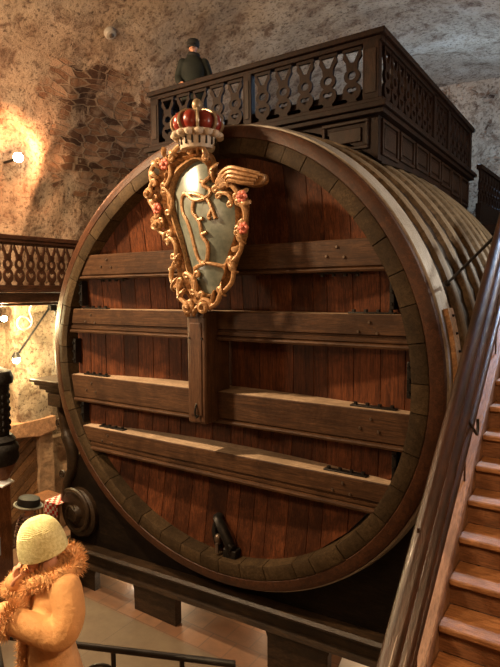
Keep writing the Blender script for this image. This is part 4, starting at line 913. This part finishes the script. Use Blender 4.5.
ht = MB().lathe([(.10, -.02), (.205, -.02), (.22, -.008), (.212, .004), (.172, .010), (.168, .07), (.155, .105), (.12, .122), (.01, .118)], 32); ht.xf(Matrix.Translation(Vector(hc) + Vector((0, 0, .075))) @ hrot.to_4x4() @ Matrix.Scale(1.12, 4)); hto = ht.build('hat', 'felt', hn, 0, False)
hb = MB().lathe([(.206, -.018), (.221, -.016), (.223, -.004), (.210, .006)], 32); hb.xf(Matrix.Translation(Vector(hc) + Vector((0, 0, .075))) @ hrot.to_4x4() @ Matrix.Scale(1.12, 4)); hb.build('brim_edge', 'band', hto, 0, False)

# ------------------------------------------------------------------ things by the left wall
cp = thing('carved_pillar', 'black carved wooden pillar with domed cap at the left picture edge', 'pillar', (-3.47, -1.22, FZ))
L = (-3.47, -1.22); zt = -.17
build(MB().lathe([(.05, zt - 1.15), (.20, zt - 1.15), (.22, zt - .4), (.235, zt - .27), (.29, zt - .25), (.30, zt - .16), (.26, zt - .05), (.14, zt), (.01, zt + .01)], 28, (*L, 0)), 'shaft', 'carved', cp)
for k in range(14):
    a = 2 * PI * k / 14; c0 = Vector((math.cos(a), math.sin(a), 0))
    for j in range(7):
        q = Vector((*L, 0)) + c0 * .214; build(MB().ell((q.x, q.y, zt - .36 - .11 * j), (.024, .024, .05) if (j + k) % 2 else (.018, .018, .03), 7, 5), 'carved_leaf', 'carved', cp)
build(MB().lathe([(.2, zt - 1.62), (.30, zt - 1.60), (.345, zt - 1.5), (.33, zt - 1.42), (.345, zt - 1.36), (.32, zt - 1.28), (.29, zt - 1.24), (.30, zt - 1.2), (.24, zt - 1.12)], 30, (*L, 0)), 'moulded_base', 'carved', cp)
build(MB().lathe([(.14, zt - 1.95), (.18, zt - 1.85), (.27, zt - 1.66), (.30, zt - 1.60)], 26, (*L, 0)), 'bracket', 'pedestal', cp)
build(MB().b2((L[0] - .36, L[1] - .2, FZ), (L[0] + .02, L[1] + .2, zt - 1.93)), 'pedestal', 'pedestal', cp, 0.015)
sw = MB().box((L[0] + .15, L[1] - .05, zt - 1.86), (.30, .30, .03), Matrix.Rotation(R(20), 3, 'Z') @ Matrix.Rotation(R(18), 3, 'Y')); build(sw, 'paper_notice', 'paper', cp)['label'] = 'white paper notice'
ip = MB().box((-3.42, -1.46, -3.10), (.36, .03, .30), Matrix.Rotation(R(35), 3, 'Z')); build(ip, 'information_panel', 'panelpaper', cp)['label'] = 'pale blue panel'

ck = thing('slatted_rack', 'small slatted wooden rack between hatted person and scroll cradle', 'rack', (-4.15, .25, FZ))
build(MB().box((-4.08, .25, -2.98), (.85, .42, .05)), 'top_board', 'pedestal', ck, 0.008)
for k in range(7): build(MB().b2((-4.46 + k * .125, .06, FZ), (-4.42 + k * .125, .10, -3.0)), 'slat', 'pedestal', ck)
for k in (0, 1): build(MB().b2((-4.48 + k * .75, .38, FZ), (-4.43 + k * .75, .43, -3.0)), 'leg', 'pedestal', ck)
cl = MB()
for k in range(8):
    x = -4.02 + .05 * k
    cl.b2((x, .02, -2.955), (x + .05, .47, -2.94)); cl.b2((x, .02 - .012 * (k % 2), -3.16 - .02 * (k % 3)), (x + .05, .035 - .012 * (k % 2), -2.94))
tag(build(cl, 'cloth', 'cheq', None), 'red and white chequered cloth over the slatted rack', 'cloth')

def lamp_ball(c, r, parent, power, col, rs=.06): 
    build(MB().ell(c, (r, r, r), 16, 10), 'bulb', 'bulb', parent)
    l = light('lamp_light', 'POINT', (c[0] + .12, c[1] - .05, c[2]), power, col, rs); return l
nl = thing('niche_lamp', 'round glowing lamp in the arched niche at upper left', 'lamp', (-5.55, .62, 3.85))
lamp_ball((-5.45, .72, 3.88), .10, nl, 200, (1.0, .42, .18)); build(MB().cyl((-5.95, .72, 3.84), (-5.50, .72, 3.86), .03, None, 8), 'bracket', 'iron', nl)
build(MB().lathe([(.03, 0), (.07, .03), (.08, .08), (.05, .09)], 16, (-5.55, .72, 3.86), Matrix.Rotation(PI / 2, 3, 'Y')), 'socket', 'iron', nl)
bl_ = thing('wall_bulb', 'bare glowing bulb beside the coiled cable under the gallery', 'lamp', (-5.4, .10, .55))
lamp_ball((-5.25, .12, .545), .06, bl_, 330, (1.0, .74, .36)); build(MB().cyl((-5.9, .12, .6), (-5.3, .12, .55), .025, None, 8), 'socket', 'iron', bl_)
cb = MB().tube(catmull([(-5.05, .62, .80), (-5.15, .64, .68), (-5.25, .76, .50), (-5.3, .74, .34), (-5.3, .55, .30), (-5.3, .44, .42), (-5.3, .52, .56), (-5.3, .66, .55), (-5.3, .76, .44)], 6), .02, 8)
tag(build(cb, 'coiled_cable', 'white', None), 'loop of white cable hanging below the left gallery', 'cable')
sp_ = thing('gallery_spotlight', 'glowing spotlight on a slanting black rod under the gallery', 'lamp', (-5.1, 1.2, .8))
build(MB().cyl((-5.05, 1.10, .80), (-5.25, .40, -.20), .022, None, 8), 'rod', 'iron', sp_)
build(MB().box((-5.05, 1.12, .74), (.12, .16, .12)).tube([(-5.0, 1.16, .68), (-5.0, 1.16, .56)], .03, 8), 'mount', 'iron', sp_, 0.01)
build(MB().lathe([(.04, .10), (.09, .02), (.10, -.02), (.02, -.02)], 16, (-5.26, .36, -.26)), 'shade', 'iron', sp_)
lamp_ball((-5.26, .36, -.32), .075, sp_, 130, (1.0, .78, .38))
light('unseen_wall_fill', 'POINT', (-5.2, 2.4, .1), 160, (1.0, .82, .48), .06)  # unseen light added behind the barrel to brighten the plaster beside the pier
ul = thing('floor_tube_lamp', 'pale lamp tube on the floor under the barrel cradle', 'lamp', (-1.2, 1.0, FZ))
build(MB().cyl((-2.7, .98, FZ + .07), (-2.1, .98, FZ + .07), .03, None, 10), 'tube', 'bulb', ul); build(MB().b2((-2.75, .95, FZ), (-2.05, 1.01, FZ + .04)), 'holder', 'white', ul)
light('under_cradle_light', 'POINT', (-1.8, 1.3, FZ + .5), 26, (1.0, .68, .38), .15); light('under_cradle_light', 'POINT', (0.3, 1.3, FZ + .5), 16, (1.0, .62, .34), .15); light('under_cradle_light', 'POINT', (2.4, 1.3, FZ + .5), 12, (1.0, .62, .34), .15)
tag(build(MB().box((2.18, 1.0, FZ + .012), (.80, .34, .014), Matrix.Rotation(R(10), 3, 'Z')), 'paper_sheet', 'paper', None), 'white sheet lying beneath the black cradle at bottom right', 'paper')
dt = thing('smoke_detector', 'small round pale fitting on the vault above the stone patch', 'detector', (-3.46, 1.49, 6.15))
dr = Vector((.55, 0, -.8)).to_track_quat('Z', 'Y').to_matrix()
build(MB().lathe([(.01, -.2), (.12, -.2), (.12, .02), (.10, .05), (.01, .07)], 20, (-3.44, 1.49, 6.14), dr), 'housing', 'white', dt)
build(MB().lathe([(.05, .05), (.05, .075), (.03, .09), (.005, .095)], 14, (-3.44, 1.49, 6.14), dr), 'lens', 'ironlite', dt)
